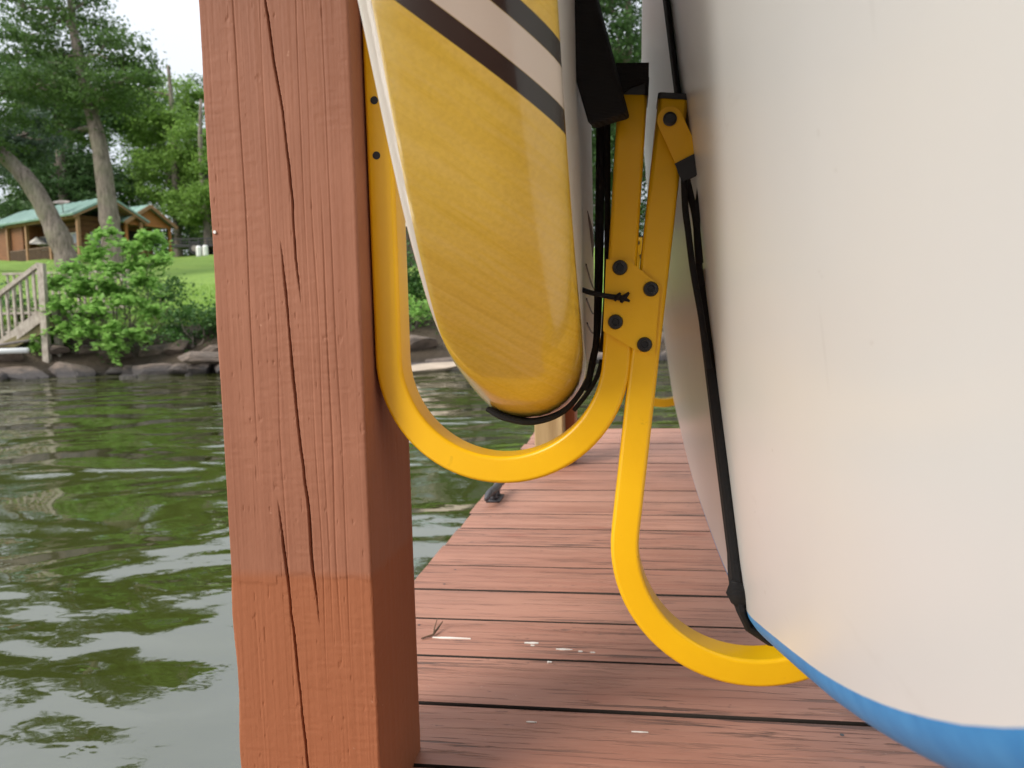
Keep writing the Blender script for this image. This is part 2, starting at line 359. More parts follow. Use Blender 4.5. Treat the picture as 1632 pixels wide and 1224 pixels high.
Vt = np.stack([UU*cy - DD*sy, UU*sy + DD*cy, HH], -1).reshape(-1, 3)
mesh('lawn', Vt, grid_faces(len(ds), len(us)), MAT['ground'], smooth=True)['kind'] = 'structure'
def gz(u, d): return float(ground_h(np.array([u]), np.array([d]))[0])

# ------------------------------------------------------------------ dock
dock = thing('dock', (0.6, 1.0, .5), 'red-brown painted plank dock with worn boards running out over the green water', 'dock')
EDGE, XR, PITCHP = -.412, 1.75, .1425
nvar = 6; plank_me = []
for k in range(nvar):
    L = XR-EDGE; nx = 40; wd = PITCHP - (.004, .0055, .0025, .0045, .0035, .0085)[k]
    prof = [(-.5, -.03), (-.5, -.0028), (-.494, -.0005), (-.25, .0003), (0, .0006), (.25, .0002), (.494, -.0007), (.5, -.0030), (.5, -.03)]
    V = []
    for i in range(nx):
        x = L*i/(nx-1) - L/2; wob = (vnoise(np.array([x*2.0]), np.array([k*3.1]), k)[0]-.5)*.0018
        for py, pz in prof: V.append((x, py*wd + wob*(1 if abs(py) > .4 else 0), pz + (vnoise(np.array([x*1.5+9]), np.array([py*3+k]), 5)[0]-.5)*.0016))
    F = grid_faces(nx, len(prof), True).tolist() + [list(range(len(prof)-1, -1, -1)), list(range((nx-1)*len(prof), nx*len(prof)))]
    me = bpy.data.meshes.new('plank'); me.from_pydata(V, [], F); me.materials.append(MAT['deck']); me.materials.append(MAT['bare_wood_gap_shade'])
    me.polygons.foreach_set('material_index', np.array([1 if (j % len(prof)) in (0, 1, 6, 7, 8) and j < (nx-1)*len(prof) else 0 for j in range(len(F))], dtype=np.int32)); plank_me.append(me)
y = .953 + PITCHP/2
while y - PITCHP > -1.6: y -= PITCHP
order = [0, 3, 1, 4, 2, 5, 1, 3, 5, 0, 2, 4]; i = 0; ys = []
while y < 3.45:
    ov = random.uniform(-.004, .006) if y > 0 else 0
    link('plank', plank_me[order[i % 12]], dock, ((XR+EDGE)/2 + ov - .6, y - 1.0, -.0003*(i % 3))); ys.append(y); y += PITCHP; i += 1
DEND = ys[-1] + PITCHP/2; DBEG = ys[0] - PITCHP/2
for x in (EDGE+.06, .25, .95, XR-.06):
    MB().box((x, (DEND+DBEG)/2, .5-.0315-.07), (.04, DEND-DBEG-.03, .14)).build('joist', MAT['greywood'], dock)
MB().box(((XR+EDGE)/2, DEND-.02-.012, .5-.034-.07), (XR-EDGE-.12, .036, .135)).build('end_board', MAT['greywood'], dock)
for x in (EDGE+.17, XR-.17):
    for yy in (-.9, 1.6, 3.2):
        MB().tube([(x, yy, -1.2), (x, yy, .464)], .09, 14).build('pile', MAT['greywood'], dock, smooth=True)
# screw heads along the joists, two per plank
sm = MB().tube([(0, 0, -.001), (0, 0, .0004)], .0026, 8); sme = bpy.data.meshes.new('screw'); sme.from_pydata(sm.v, [], sm.f); sme.materials.append(MAT['bolt_steel'])
for yy in ys:
    if yy > .7 and random.random() < .55:
        for dx in (EDGE+.06, .25):
            link('screw', sme, dock, (dx+random.uniform(-.006, .006)-.6, yy-1.0+random.uniform(-.045, -.03), -.0004))
            link('screw', sme, dock, (dx+random.uniform(-.006, .006)-.6, yy-1.0+random.uniform(.03, .045), -.0004))
# white paint scuffs on one board
simple('white_paint_chip', (.78, .74, .68), .6, .05, 30)
def chip(x0, x1, yy, wd):
    n = 9; T = []; B = []
    for k in range(n):
        t = k/(n-1); x = x0+(x1-x0)*t; hw = wd*.5*(math.sin(math.pi*min(max(t, .06), .94))**.45)*random.uniform(.6, 1.1)
        T.append((x, yy+hw, .5012)); B.append((x, yy-hw, .5012))
    V = T+B+[(a, b, .4995) for a, b, _ in T+B]; m = 2*n
    F = [(n+k, n+k+1, k+1, k) for k in range(n-1)] + [(k, k+1, m+k+1, m+k) for k in range(n-1)] + [(n+k+1, n+k, m+n+k, m+n+k+1) for k in range(n-1)]
    mesh('paint_chip', V, F, MAT['white_paint_chip'], dock)
for a in ((-.312, -.250, 1.158, .0058), (-.163, -.141, 1.150, .006), (-.152, -.146, 1.141, .004), (-.112, -.087, 1.131, .005), (-.078, -.071, 1.126, .004), (-.06, -.052, 1.124, .0028),
          (-.121, -.114, 1.086, .005), (-.13, -.117, .915, .003), (.0, .02, .905, .002)): chip(*a)
tw = MB(); tw.tube([(-.328, 1.149, .502), (-.312, 1.163, .503), (-.309, 1.182, .506), (-.304, 1.196, .512)], [.0013, .0018, .0016, .0008], 6)
tw.tube([(-.312, 1.165, .504), (-.3125, 1.175, .51), (-.311, 1.19, .52)], [.0012, .001, .0006], 6)
tag(tw.build('twig', MAT['dark_rail_wood'], org=(-.312, 1.163, .5)), 'tiny forked brown twig lying on a deck plank next to white paint scuffs', 'twig')
# dock cleat
CY = 2.11
cl = thing('dock_cleat', (-.372, CY, .5), 'dark iron mooring cleat bolted near the edge of the plank deck', 'cleat')
MB().box((-.372, CY, .5032), (.04, .085, .006), bev=.0015).build('base_plate', MAT['cleat_iron'], cl)
hb = MB(); hb.tube(spline([(-.378, CY-.105, .524), (-.376, CY-.075, .532), (-.374, CY-.035, .530), (-.372, CY, .529), (-.370, CY+.035, .530), (-.368, CY+.075, .532), (-.366, CY+.105, .524)], 4),
        [.006+.006*math.sin(math.pi*k/24)**.6 for k in range(25)], 10)
hb.build('horn_bar', MAT['cleat_iron'], cl, smooth=True)
for q in (-.024, .024): MB().tube([(-.372, CY+q, .505), (-.372, CY+q, .514), (-.372, CY+q, .527)], [.014, .010, .011], 10).build('leg', MAT['cleat_iron'], cl, smooth=True)

# ------------------------------------------------------------------ the big post
post = thing('dock_post', (-.3205, .7735, .5), 'thick red-brown painted timber post split by long dark drying cracks', 'post')
PX0, PX1, PY0, PY1 = -.394, -.247, .70, .847
cracks = [([(-.329, 1.34), (-.3264, 1.303), (-.3209, 1.2443), (-.3145, 1.2011), (-.3115, 1.1531), (-.3098, 1.1251), (-.3086, 1.0647), (-.3058, 1.0208)], .0012, .010),
          ([(-.3235, 1.085), (-.3222, 1.0682), (-.3191, .9948), (-.3162, .9282), (-.3125, .8756), (-.3082, .8205), (-.3071, .7648), (-.3023, .7041)], .0013, .009),
          ([(-.340, .833), (-.3392, .8233), (-.3352, .7749), (-.331, .707), (-.3263, .631), (-.3229, .5677), (-.319, .5)], .0013, .009)]
zs = np.concatenate([[.47, .49], np.linspace(.5, 1.42, 640), [1.6, 2.0, 2.4, 2.58]])
per = []                                                # perimeter: (x, y, nx, ny), front dense
rb = .0025
for t in np.linspace(0, 1, 230): per.append((PX0+rb+(PX1-PX0-2*rb)*t, PY0, 0, -1))
for a in (22, 45, 68): per.append((PX1-rb+rb*math.sin(R(a)), PY0+rb-rb*math.cos(R(a)), math.sin(R(a)), -math.cos(R(a))))
for t in np.linspace(0, 1, 60): per.append((PX1, PY0+rb+(PY1-PY0-2*rb)*t, 1, 0))
for t in np.linspace(0, 1, 8): per.append((PX1-.004-(PX1-PX0-.008)*t, PY1, 0, 1))
for t in np.linspace(0, 1, 16): per.append((PX0, PY1-.004-(PY1-PY0-.008)*t, -1, 0))
for a in (22, 45, 68): per.append((PX0+rb-rb*math.cos(R(a)), PY0+rb-rb*math.sin(R(a)), -math.cos(R(a)), -math.sin(R(a))))
per = np.array(per); Zg, I = np.meshgrid(zs, np.arange(len(per)), indexing='ij')
bx, by, nx_, ny_ = (per[I, k] for k in range(4)); pc = np.where(np.abs(ny_) > .5, bx, by)
gn = (fbm(pc*520, Zg*6, 1, 3)-.44)*.0005 + (fbm(pc*130, Zg*1.6, 8, 3)-.44)*.00045       # grain
gn += (vnoise(pc*60, Zg*330, 21)-.5)*.00035*(vnoise(pc*22, Zg*9, 5) > .5) + (fbm(pc*300, Zg*260, 23, 2)-.4)*.00028              # saw marks
gn += np.where(vnoise(pc*330, Zg*90, 31) > .93, -.0005, 0)*(vnoise(pc*20, Zg*9, 33) > .5)
stepz = .757 + (vnoise(pc*60, Zg*0, 4)-.5)*.008 + np.where(pc < -.345, -.008, 0)
gn -= np.clip((stepz-Zg)/.003, 0, 1)*.0006*(ny_ < -.5)
wavy = (vnoise(Zg*14, Zg*0+3, 2)-.5)*.003
gn += wavy*np.where((np.abs(nx_) > .5) & (nx_ < 0), 1, 0)
for path, wdt, dep in cracks:
    pz = np.array([p[1] for p in path])[::-1]; px = np.array([p[0] for p in path])[::-1]
    xc = np.interp(Zg, pz, px) + (vnoise(Zg*60, Zg*0, 9)-.5)*.0007
    end = np.clip(np.minimum(Zg-pz[0], pz[-1]-Zg)/.05, 0, 1)
    ww = wdt*(.22+.4*end)*(.75+.5*vnoise(Zg*22, Zg*0, 12))
    gn -= np.where(ny_ < -.5, dep*end*np.exp(-np.abs((bx-xc)/ww)**3), 0)
for xc, wdt, dep in ((-.3575, .0006, .0010), (-.2895, .0006, .0008), (-.2815, .0007, .0010), (-.272, .0006, .0008), (-.2975, .0005, .0008), (-.3325, .0006, .0007)):
    gn -= np.where(ny_ < -.5, dep*np.exp(-((bx-xc-(vnoise(Zg*9, Zg*0+xc*900, 6)-.5)*.003)/wdt)**2)*np.clip(vnoise(Zg*5, Zg*0, int(-xc*9000))*2-.4, 0, 1), 0)
Vp = np.stack([bx+nx_*gn, by+ny_*gn, Zg], -1).reshape(-1, 3)
nP = len(per); Fp = grid_faces(len(zs), nP, True)
mesh('timber', Vp, Fp, MAT['post'], post, smooth=True)
nl = MB(); nl.tube([(-.3893, .7005, 1.0928), (-.3893, .6985, 1.0928)], .0016, 8); nl.build('nail_head', MAT['white_pvc'], post)

# far posts at the end of the dock
p2 = thing('dock_post', (-.263, 2.62, .5), 'bare yellowish timber post on the deck beside a painted post', 'post')
MB().box((-.263, 2.622, 1.19), (.098, .092, 1.38), bev=.004).build('timber', MAT['lumber'], p2)
p3 = thing('dock_post', (-.245, 2.74, .5), 'red-brown painted post standing right behind the bare timber post', 'post')
MB().box((-.245, 2.738, 1.70), (.13, .13, 2.40), bev=.004).build('timber', MAT['post'], p3)

# ------------------------------------------------------------------ board racks
def sweep_xz(path, nw, dy, y0, rc=.004):
    """rectangular tube swept along a path in the XZ plane; front face at y0"""
    P = np.array(path, float); T = np.gradient(P, axis=0); T /= np.linalg.norm(T, axis=1)[:, None]
    Nn = np.stack([-T[:, 1], T[:, 0]], 1); a, b = nw/2, dy/2
    prof = []
    for sx_, sy_, a0 in ((1, 1, 0), (-1, 1, 90), (-1, -1, 180), (1, -1, 270)):
        for k in range(4):
            q = R(a0+30*k); prof.append((sx_*(a-rc)+rc*math.cos(q), sy_*(b-rc)+rc*math.sin(q)))
    V = [(P[i, 0]+Nn[i, 0]*n_, y0+b+m_, P[i, 1]+Nn[i, 1]*n_) for i in range(len(P)) for n_, m_ in prof]
    n = len(prof); F = grid_faces(len(P), n, True).tolist() + [list(range(n-1, -1, -1)), list(range((len(P)-1)*n, len(P)*n))]
    return V, F
def arc(c, r, a0, a1, n=40): return [(c[0]+r*math.cos(R(a0+(a1-a0)*k/n)), c[1]+r*math.sin(R(a0+(a1-a0)*k/n))) for k in range(n+1)]
TUBE = .0268
def hook_paths():
    cA, rA = (-.1205, .967), .1115                       # straight left limb, right limb leaning out by 4.3 degrees
    right_ang = 360-4.3
    A = [(-.232, 1.46), (-.232, 1.3), (-.232, 1.1), (-.232, 1.0)] + arc(cA, rA, 180, right_ang)
    x1, z1 = A[-1]; A += [(x1+math.tan(R(4.3))*k, z1+k) for k in (.06, .13, .2, 1.215-z1)]
    cB, rB = (.1165, .7805), .1205                       # this one leans 6.9 degrees
    ar = arc(cB, rB, 180-6.9, 360-6.9); x0, z0 = ar[0]; t = math.tan(R(6.9))
    B = [(x0+t*k, z0+k) for k in (1.198-z0, .3, .2, .1)] + ar
    x1, z1 = ar[-1]; B += [(x1+t*k, z1+k) for k in (.1, .2, .3, .38)]
    return A, B
def make_rack(oy, oz, label, far=False):
    y0 = .73
    root = thing('board_rack', (-.232, y0+.019, .8), label, 'rack')
    A, B = hook_paths()
    hA = mesh('hook', *sweep_xz(A, TUBE, .038, y0), MAT['yellow'], root, smooth=True)
    hB = mesh('hook', *sweep_xz(B, TUBE, .038, y0), MAT['yellow'], root, smooth=True)
    for h in (hA, hB): 
        sm_ = h.modifiers.new('normals', 'WEIGHTED_NORMAL'); sm_.keep_sharp = False
    # black end caps
    def cap(p, q, parent, ln=.018):
        d = Vector((p[0]-q[0], 0, p[1]-q[1])).normalized(); e = (p[0]+d.x*.004, p[1]+d.z*.004); s_ = (p[0]-d.x*ln, p[1]-d.z*ln)
        mesh('end_cap', *sweep_xz([s_, e], TUBE+.0016, .0396, y0-.0008, .0035), MAT['black_plastic'], parent)
    cap(A[-1], A[-2], hA, .012); cap(B[0], B[1], hB, .0012); cap(B[-1], B[-2], hB)
    for z in (1.2143, 1.1625):                            # screw heads sunk in the upright
        MB().tube([(-.2352, y0+.0008, z), (-.2352, y0-.0006, z)], .0038, 16).build('screw_head', MAT['black_plastic'], hA)
    plate = MB(); pl = [(-.0165, 1.0545), (.004, 1.0525), (.0315, 1.0285), (.0255, .9665), (.0075, .9715), (-.0205, .989)]
    n = len(pl); V = [(x, y0-.0006, z) for x, z in pl] + [(x, y0-.0032, z) for x, z in pl]
    plate.add(V, [tuple(range(n-1, -1, -1))[::-1], tuple(range(2*n-1, n-1, -1))] + [(i, (i+1) % n, n+(i+1) % n, n+i) for i in range(n)])
    po = plate.build('bracket_plate', MAT['yellow'], root)
    bv = po.modifiers.new('bevel', 'BEVEL'); bv.width = .0006; bv.segments = 2
    for x, z in ((-.0046, 1.0469), (-.0094, .9969), (.0233, 1.0263), (.017, .9752)):
        b = MB(); V = []; prof = [(.0070, -.0032), (.0070, -.0050), (.0062, -.0064), (.0036, -.0066), (.0034, -.0042)]; m = 20
        for r_, yy in prof: V += [(x+r_*math.cos(2*math.pi*k/m), y0+yy, z+r_*math.sin(2*math.pi*k/m)) for k in range(m)]
        F = [(j*m+k, j*m+(k+1) % m, (j+1)*m+(k+1) % m, (j+1)*m+k) for j in range(4) for k in range(m)] + [tuple(range(4*m, 5*m))]
        b.add(V, F); b.build('bolt', MAT['bolt_steel'], root, smooth=False)
    # flat lever bar on the second hook
    p, q = Vector((.0419, 0, 1.1778)), Vector((.0615, 0, 1.134)); d = (q-p).normalized(); nn = Vector((-d.z, 0, d.x)); hw = .0105
    outl = [p+nn*hw*math.cos(R(a))-d*hw*math.sin(R(a)) for a in range(0, 181, 20)] + [q-nn*hw, q+nn*hw]
    n = len(outl); V = [(o.x, y0-.001, o.z) for o in outl] + [(o.x, y0-.005, o.z) for o in outl]
    lv = mesh('lever_bar', V, [list(range(n-1, -1, -1)), list(range(n, 2*n))] + [(i, n+i, n+(i+1) % n, (i+1) % n) for i in range(n)], MAT['yellow'], root)
    bv = lv.modifiers.new('bevel', 'BEVEL'); bv.width = .0008; bv.segments = 2
    e0, e1 = q-d*.009, q+d*.0065
    outl = [e0+nn*(hw+.0012), e1+nn*(hw+.0008), e1-nn*(hw+.0008), e0-nn*(hw+.0012)]
    V = [(o.x, y0+.0005, o.z) for o in outl] + [(o.x, y0-.0068, o.z) for o in outl]
    lc = mesh('end_cap', V, [(3, 2, 1, 0), (4, 5, 6, 7)] + [(i, 4+i, 4+(i+1) % 4, (i+1) % 4) for i in range(4)], MAT['black_plastic'], lv)
    bv = lc.modifiers.new('bevel', 'BEVEL'); bv.width = .0012; bv.segments = 2
    MB().tube([(.0419, y0-.004, 1.1778), (.0419, y0-.0072, 1.1778), (.0419, y0-.0080, 1.1778)], [.0062, .0062, .004], 20).build('bolt', MAT['bolt_steel'], lv)
    root.location.y += oy; root.location.z += oz
    return root
make_rack(0, 0, 'yellow square-tube board rack with two hooks on the thick cracked post')
make_rack(1.80, .062, 'second yellow tube board rack on the bare timber post down the dock')

# ------------------------------------------------------------------ boards
def interp(Y, tab):
    xs, vs = zip(*tab); xs = np.array(xs, float); vs = np.array(vs, float)
    m = np.zeros_like(vs); dlt = np.diff(vs)/np.diff(xs); m[1:-1] = (dlt[1:]+dlt[:-1])/2; m[0], m[-1] = dlt[0], dlt[-1]
    for i in range(1, len(m)-1):
        if dlt[i-1]*dlt[i] <= 0: m[i] = 0
    i = int(np.clip(np.searchsorted(xs, Y)-1, 0, len(xs)-2)); h = xs[i+1]-xs[i]; t = (Y-xs[i])/h
    return (2*t**3-3*t**2+1)*vs[i]+(t**3-2*t**2+t)*h*m[i]+(-2*t**3+3*t**2)*vs[i+1]+(t**3-t**2)*h*m[i+1]
def board(name, root, stations, ring, mats, idx):
    rings = [ring(Y) for Y in stations]; n = len(rings[0]); V = [p for r_ in rings for p in r_]
    F = grid_faces(len(rings), n, True).tolist(); mi = [idx[k] for _ in range(len(rings)-1) for k in range(n)]
    F += [list(range(n)), list(range((len(rings)-1)*n, len(rings)*n))[::-1]]; mi += [idx[NF+K], idx[NF+K]]
    F = [f[::-1] for f in F]
    return mesh(name, V, F, mats, root, smooth=True, mi=mi)
def qarc(c, a0, a1, n): return [(c[0]*1.0, c[1]) for _ in ()]
def rounded(pts_z0, z1, xl, xr, rl, rr, top, ns):
    return None
def section(xl, xr, z0, z1, bl, br, tr, tl, k=10, nf=6, lean=0., zr=1.0):
    """closed section, starting at the upper left: down the left face, bottom-left corner, bottom, bottom-right corner, up, top.
    every corner is a quarter ellipse (rx, rz)"""
    H = z1-z0; W = xr-xl
    def lim(c, o): return (min(c[0], W*.499), min(c[1], H*.499))
    bl, br, tr, tl = (lim(c, 0) for c in (bl, br, tr, tl)); P = []
    P += [(xl, z1-tl[1]+(z0+bl[1]-z1+tl[1])*i/nf) for i in range(nf)]
    P += [(xl+bl[0]-bl[0]*math.cos(a), z0+bl[1]-bl[1]*math.sin(a)) for a in np.linspace(0, math.pi/2, k)]
    P += [(xr-br[0]+br[0]*math.sin(a), z0+br[1]-br[1]*math.cos(a)) for a in np.linspace(0, math.pi/2, k)]
    P += [(xr, z0+br[1]+(z1-tr[1]-z0-br[1])*i/nf) for i in range(1, nf)]
    P += [(xr-tr[0]+tr[0]*math.cos(a), z1-tr[1]+tr[1]*math.sin(a)) for a in np.linspace(0, math.pi/2, k)]
    P += [(xl+tl[0]-tl[0]*math.sin(a), z1-tl[1]+tl[1]*math.cos(a)) for a in np.linspace(0, math.pi/2, k)][:-1]
    return [(x - lean*(z-zr), z) for x, z in P]
K, NF = 10, 6
# yellow board, tail towards the camera
yb = thing('paddle_board', (-.10, .45, .9), 'yellow wood-grain paddle board with black diagonal stripes hung on edge in the rack', 'paddle board')
ylow = [(.405, 1.36), (.425, 1.285), (.45, 1.238), (.486, 1.185), (.568, 1.070), (.657, .982), (.71, .938), (.77, .904), (.85, .890), (1.0, .882), (1.3, .888), (1.8, .905), (2.55, .932), (2.9, 1.02), (3.15, 1.15), (3.22, 1.26)]
yhigh = [(.405, 1.38), (.45, 1.47), (.568, 1.56), (.77, 1.62), (1.2, 1.66), (2.4, 1.62), (2.9, 1.53), (3.15, 1.4), (3.22, 1.28)]
def yring(Y):
    z0, z1 = interp(Y, ylow), interp(Y, yhigh); z1 = max(z1, z0+.012)
    rk = -.040*max(0, Y-.85)**1.6
    xl, xr = -.163+rk*.9, -.040+rk
    t = min(max((Y-.62)/.16, 0), 1); t = t*t*(3-2*t)
    ts = min(max((Y-.405)/.03, 0), 1)
    bl = (.012+.046*t, .010+.050*t); br = (.058, .050+.012*t)
    tp = .45+.55*math.sqrt(min(max((Y-.400)/.05, 0), 1)); xm = (xl+xr)/2
    return [(xm+(x-xm)*tp, Y, z) for x, z in section(xl, xr, z0, z1, bl, br, (.10, .30), (.02, .03), K, NF)]
st = list(np.linspace(.405, .8, 60)) + list(np.linspace(.82, 2.9, 50)) + list(np.linspace(2.93, 3.22, 14))
nring = len(yring(1.0)); idx = []
for k in range(nring):
    if k < NF-1: m_ = 1                                     # left face: white
    elif k < NF+2*K-1: m_ = 0
    elif k < NF+2*K+NF+K-2: m_ = 1
    else: m_ = 0
    idx.append(m_)
ybo = board('hull', yb, st, yring, [MAT['wood_rail'], MAT['white_foam_deck']], idx)
# thin dark pinlines and a fin-shaped mark on the pale side
def on_right(Y, z):
    r_ = yring(Y); best = min((p for p in r_[NF+K:NF+2*K+NF+K]), key=lambda p: abs(p[2]-z)); return best[0]
for zz, c0, c1 in ((.10, 0, 0), (.125, 0, 0), (.16, 0, 0)):
    P = [(on_right(Y, interp(Y, ylow)+zz)+.0004, Y, interp(Y, ylow)+zz) for Y in np.linspace(.80, 2.4, 30)]
    MB().tube(P, .0011, 6).build('pinline', MAT['pinline'], yb)
P = [(on_right(Y, 1.06+.10*(Y-.9))+.0002, Y, 1.12-.17*(Y-.85)) for Y in np.linspace(.86, 1.06, 8)]
MB().tube(P, [.0005, .002, .003, .0035, .0035, .003, .002, .0005], 6).build('maker_mark', MAT['pinline'], yb)

# white board with a blue rail, hull turned to the left
wb = thing('paddle_board', (.16, .3, .68), 'big glossy white paddle board with blue rail standing on edge above the deck', 'paddle board')
wlow = [(-.16, 1.12), (-.12, 1.02), (-.05, .965), (.05, .925), (.16, .889), (.24, .848), (.32, .8135), (.42, .7785), (.5, .755), (.58, .732), (.66, .709), (.75, .686), (1.0, .668), (1.4, .668), (1.9, .70), (2.55, .738), (2.8, .80), (3.0, .89), (3.12, 1.0)]
whigh = [(-.16, 1.14), (-.12, 1.2), (-.05, 1.27), (.1, 1.36), (.36, 1.44), (.75, 1.49), (1.4, 1.5), (2.2, 1.46), (2.75, 1.36), (3.0, 1.22), (3.12, 1.05)]
def wring(Y):
    z0, z1 = interp(Y, wlow), interp(Y, whigh); z1 = max(z1, z0+.012)
    xl = .096 + .03*max(0, .55-Y)**1.5 + .020*max(0, Y-1.0)**1.5; th = .115
    ez = .027
    return [(x, Y, z) for x, z in section(xl, xl+th, z0, z1, (.034, ez), (.05, .05), (.05, .05), (.03, .06), K, NF, lean=.115, zr=.86)]
st = list(np.linspace(-.16, .2, 26)) + list(np.linspace(.215, 2.6, 90)) + list(np.linspace(2.63, 3.12, 18))
idx = [0 if (k < NF) else (1 if k < NF+2*K-1 else 0) for k in range(len(wring(1.0)))]
board('hull', wb, st, wring, [MAT['white'], MAT['blue']], idx)

# ------------------------------------------------------------------ straps and cords
def smoothpath(P, n=6): return [tuple(p) for p in spline(P, n)]
sA = thing('strap', (-.09, .765, .9), 'black webbing sling wrapped under the round end of the yellow board', 'strap')
P = smoothpath([(-.0205, .768, 1.24), (-.0227, .768, 1.186), (-.0272, .768, 1.0359), (-.0305, .768, .9682), (-.0400, .768, .9372), (-.0620, .768, .9095), (-.0930, .768, .8985), (-.1220, .768, .9030), (-.1380, .772, .9110)])
MB().ribbon(P, (0, 1, 0), .026, .005).build('webbing', MAT['web'], sA)
MB().tube(smoothpath([(-.0145, .752, 1.20), (-.0165, .752, 1.066), (-.0195, .752, 1.0), (-.0235, .752, .9681)]), .0030, 8).build('cord', MAT['web'], sA, smooth=True)
MB().tube(smoothpath([(-.0205, .756, 1.20), (-.0235, .756, 1.066), (-.028, .756, .985), (-.0325, .757, .960), (-.039, .757, .930)]), .0034, 8).build('cord', MAT['web'], sA, smooth=True)
MB().tube(smoothpath([(-.0235, .752, .9605), (-.0280, .753, .945), (-.0375, .755, .9285), (-.052, .757, .9105)]), .0022, 8).build('cord', MAT['web'], sA, smooth=True)
fo = MB(); pl = [(-.078, 1.345), (-.0385, 1.343), (.0029, 1.178), (-.0302, 1.1705)]
V = [(x, .694, z) for x, z in pl] + [(x+.004, .716, z) for x, z in pl]
fo.add(V, [(3, 2, 1, 0), (4, 5, 6, 7)] + [(i, (i+1) % 4, 4+(i+1) % 4, 4+i) for i in range(4)])
pad = fo.build('strap_pad', MAT['web'], org=(-.015, .705, 1.172)); tag(pad, 'wide black padded strap end slanting across the top of the first hook', 'strap pad')
bv = pad.modifiers.new('bevel', 'BEVEL'); bv.width = .003; bv.segments = 2
hcap = MB(); pl = [(-.0055, 1.231), (.0240, 1.229), (.0232, 1.200), (.0205, 1.2125), (.008, 1.209), (-.006, 1.200), (-.009, 1.186)]
V = [(x, .7255, z) for x, z in pl] + [(x, .770, z) for x, z in pl]; n = len(pl)
hcap.add(V, [tuple(range(n)), tuple(range(2*n-1, n-1, -1))] + [(i, n+i, n+(i+1) % n, (i+1) % n) for i in range(n)])
tag(hcap.build('strap_loop', MAT['web'], org=(.01, .745, 1.2)), 'black strap loop folded over the upper tip of the first yellow hook', 'strap')
ti = MB(); ti.tube(smoothpath([(-.0415, .738, 1.0285), (-.030, .722, 1.024), (-.0152, .7225, 1.0206), (-.006, .724, 1.0192), (.001, .7235, 1.0184)]), [.0025]*12+[.0027]*13, 8)
ti.tube([(-.004, .7235, 1.0150), (-.001, .7215, 1.0195), (.0035, .722, 1.0235)], [.0016, .0026, .0012], 6); ti.tube([(-.002, .722, 1.0185), (.004, .7215, 1.0155)], [.0024, .0010], 6)
ti.tube([(-.010, .7225, 1.0165), (-.007, .7215, 1.0205), (-.0045, .722, 1.0235)], [.0014, .0024, .0012], 6)
tag(ti.build('twist_tie', MAT['web'], org=(-.01, .722, 1.02)), 'short black knotted tie across the bracket plate between the two hooks', 'tie')
sB = thing('strap', (.10, .77, .7), 'long black strap running from the lever down the white board to its blue rail', 'strap')
def wx(z, Y=.775, off=.003): 
    r_ = wring(Y)[:NF+K]; q = sorted(r_, key=lambda p: p[2]); return float(np.interp(z, [p[2] for p in q], [p[0] for p in q])) - off
P = [(wx(z), .775, z) for z in np.linspace(1.48, 1.17, 10)]
MB().ribbon(P, (0, 1, 0), .030, .004).build('upper_webbing', MAT['web'], sB)
zz = list(np.linspace(1.045, .76, 16)); P = [(wx(z, .775, .0045), .775, z) for z in zz]
P += [(wx(.735, .775, .006), .775, .735), (wx(.715, .775, .005), .775, .712), (wx(.695, .775, .004), .775, .693), (wx(.684, .775, .003), .775, .680), (.150, .775, .669), (.175, .775, .668)]
wdl = [.014+.018*min(k/10, 1) for k in range(16)] + [.046, .050, .036, .032, .030, .030]
MB().ribbon(P, (0, 1, 0), wdl, .009).build('lower_webbing', MAT['web'], sB)
MB().tube(smoothpath([(.0545, .731, 1.128), (.0555, .733, 1.1), (.0580, .735, 1.0797), (.0625, .738, 1.0433), (.0700, .746, 1.0023), (.079, .758, .95)]), .0030, 8).build('cord', MAT['web'], sB, smooth=True)
MB().tube(smoothpath([(.0700, .733, 1.1291), (.0690, .737, 1.1122), (.0665, .741, 1.0923), (.0680, .748, 1.06), (.072, .757, 1.03)]), .0032, 8).build('cord', MAT['web'], sB, smooth=True)
MB().tube(smoothpath([(.0562, .733, 1.129), (.061, .738, 1.11), (.0655, .742, 1.0903), (.070, .75, 1.05)]), .0032, 8).build('cord', MAT['web'], sB, smooth=True)
kn = MB(); kn.tube([(.101, .755, .742), (.103, .757, .732), (.107, .759, .722), (.112, .762, .714)], [.004, .010, .009, .003], 8); kn.build('knot', MAT['web'], sB, smooth=True)

# ------------------------------------------------------------------ unseen roof and rear wall behind the camera, added to shade boards and hooks
simple('roof_underside', (.16, .12, .09), .8, .2, 3)
bh = thing('added_boathouse', (1.6, -1.0, .5), 'unseen brown timber roof and rear wall added to shade the boards and hooks', 'added_boathouse')
for x0, z0, x1, z1 in ((-1.20, 2.44, 1.55, 3.30), (4.3, 2.44, 1.55, 3.30)):
    V = [(x0, -4.6, z0), (x0, 1.15, z0), (x1, 1.15, z1), (x1, -4.6, z1)]; V += [(p[0], p[1], p[2]+.07) for p in V]
    mesh('roof', V, [(3, 2, 1, 0), (4, 5, 6, 7), (0, 1, 5, 4), (1, 2, 6, 5), (2, 3, 7, 6), (3, 0, 4, 7)], MAT['roof_underside'], bh)
MB().box((1.7, -3.0, 1.38), (4.1, .08, 1.76)).build('rear_wall', MAT['roof_underside'], bh)
for yy in (-2.9, -1.1): MB().box((-.32, yy, 1.515), (.14, .14, 2.03), bev=.004).build('post', MAT['post'], bh)
MB().beam((-.32, -4.5, 2.60), (-.32, .695, 2.60), .09, .14).build('eave_beam', MAT['roof_underside'], bh)

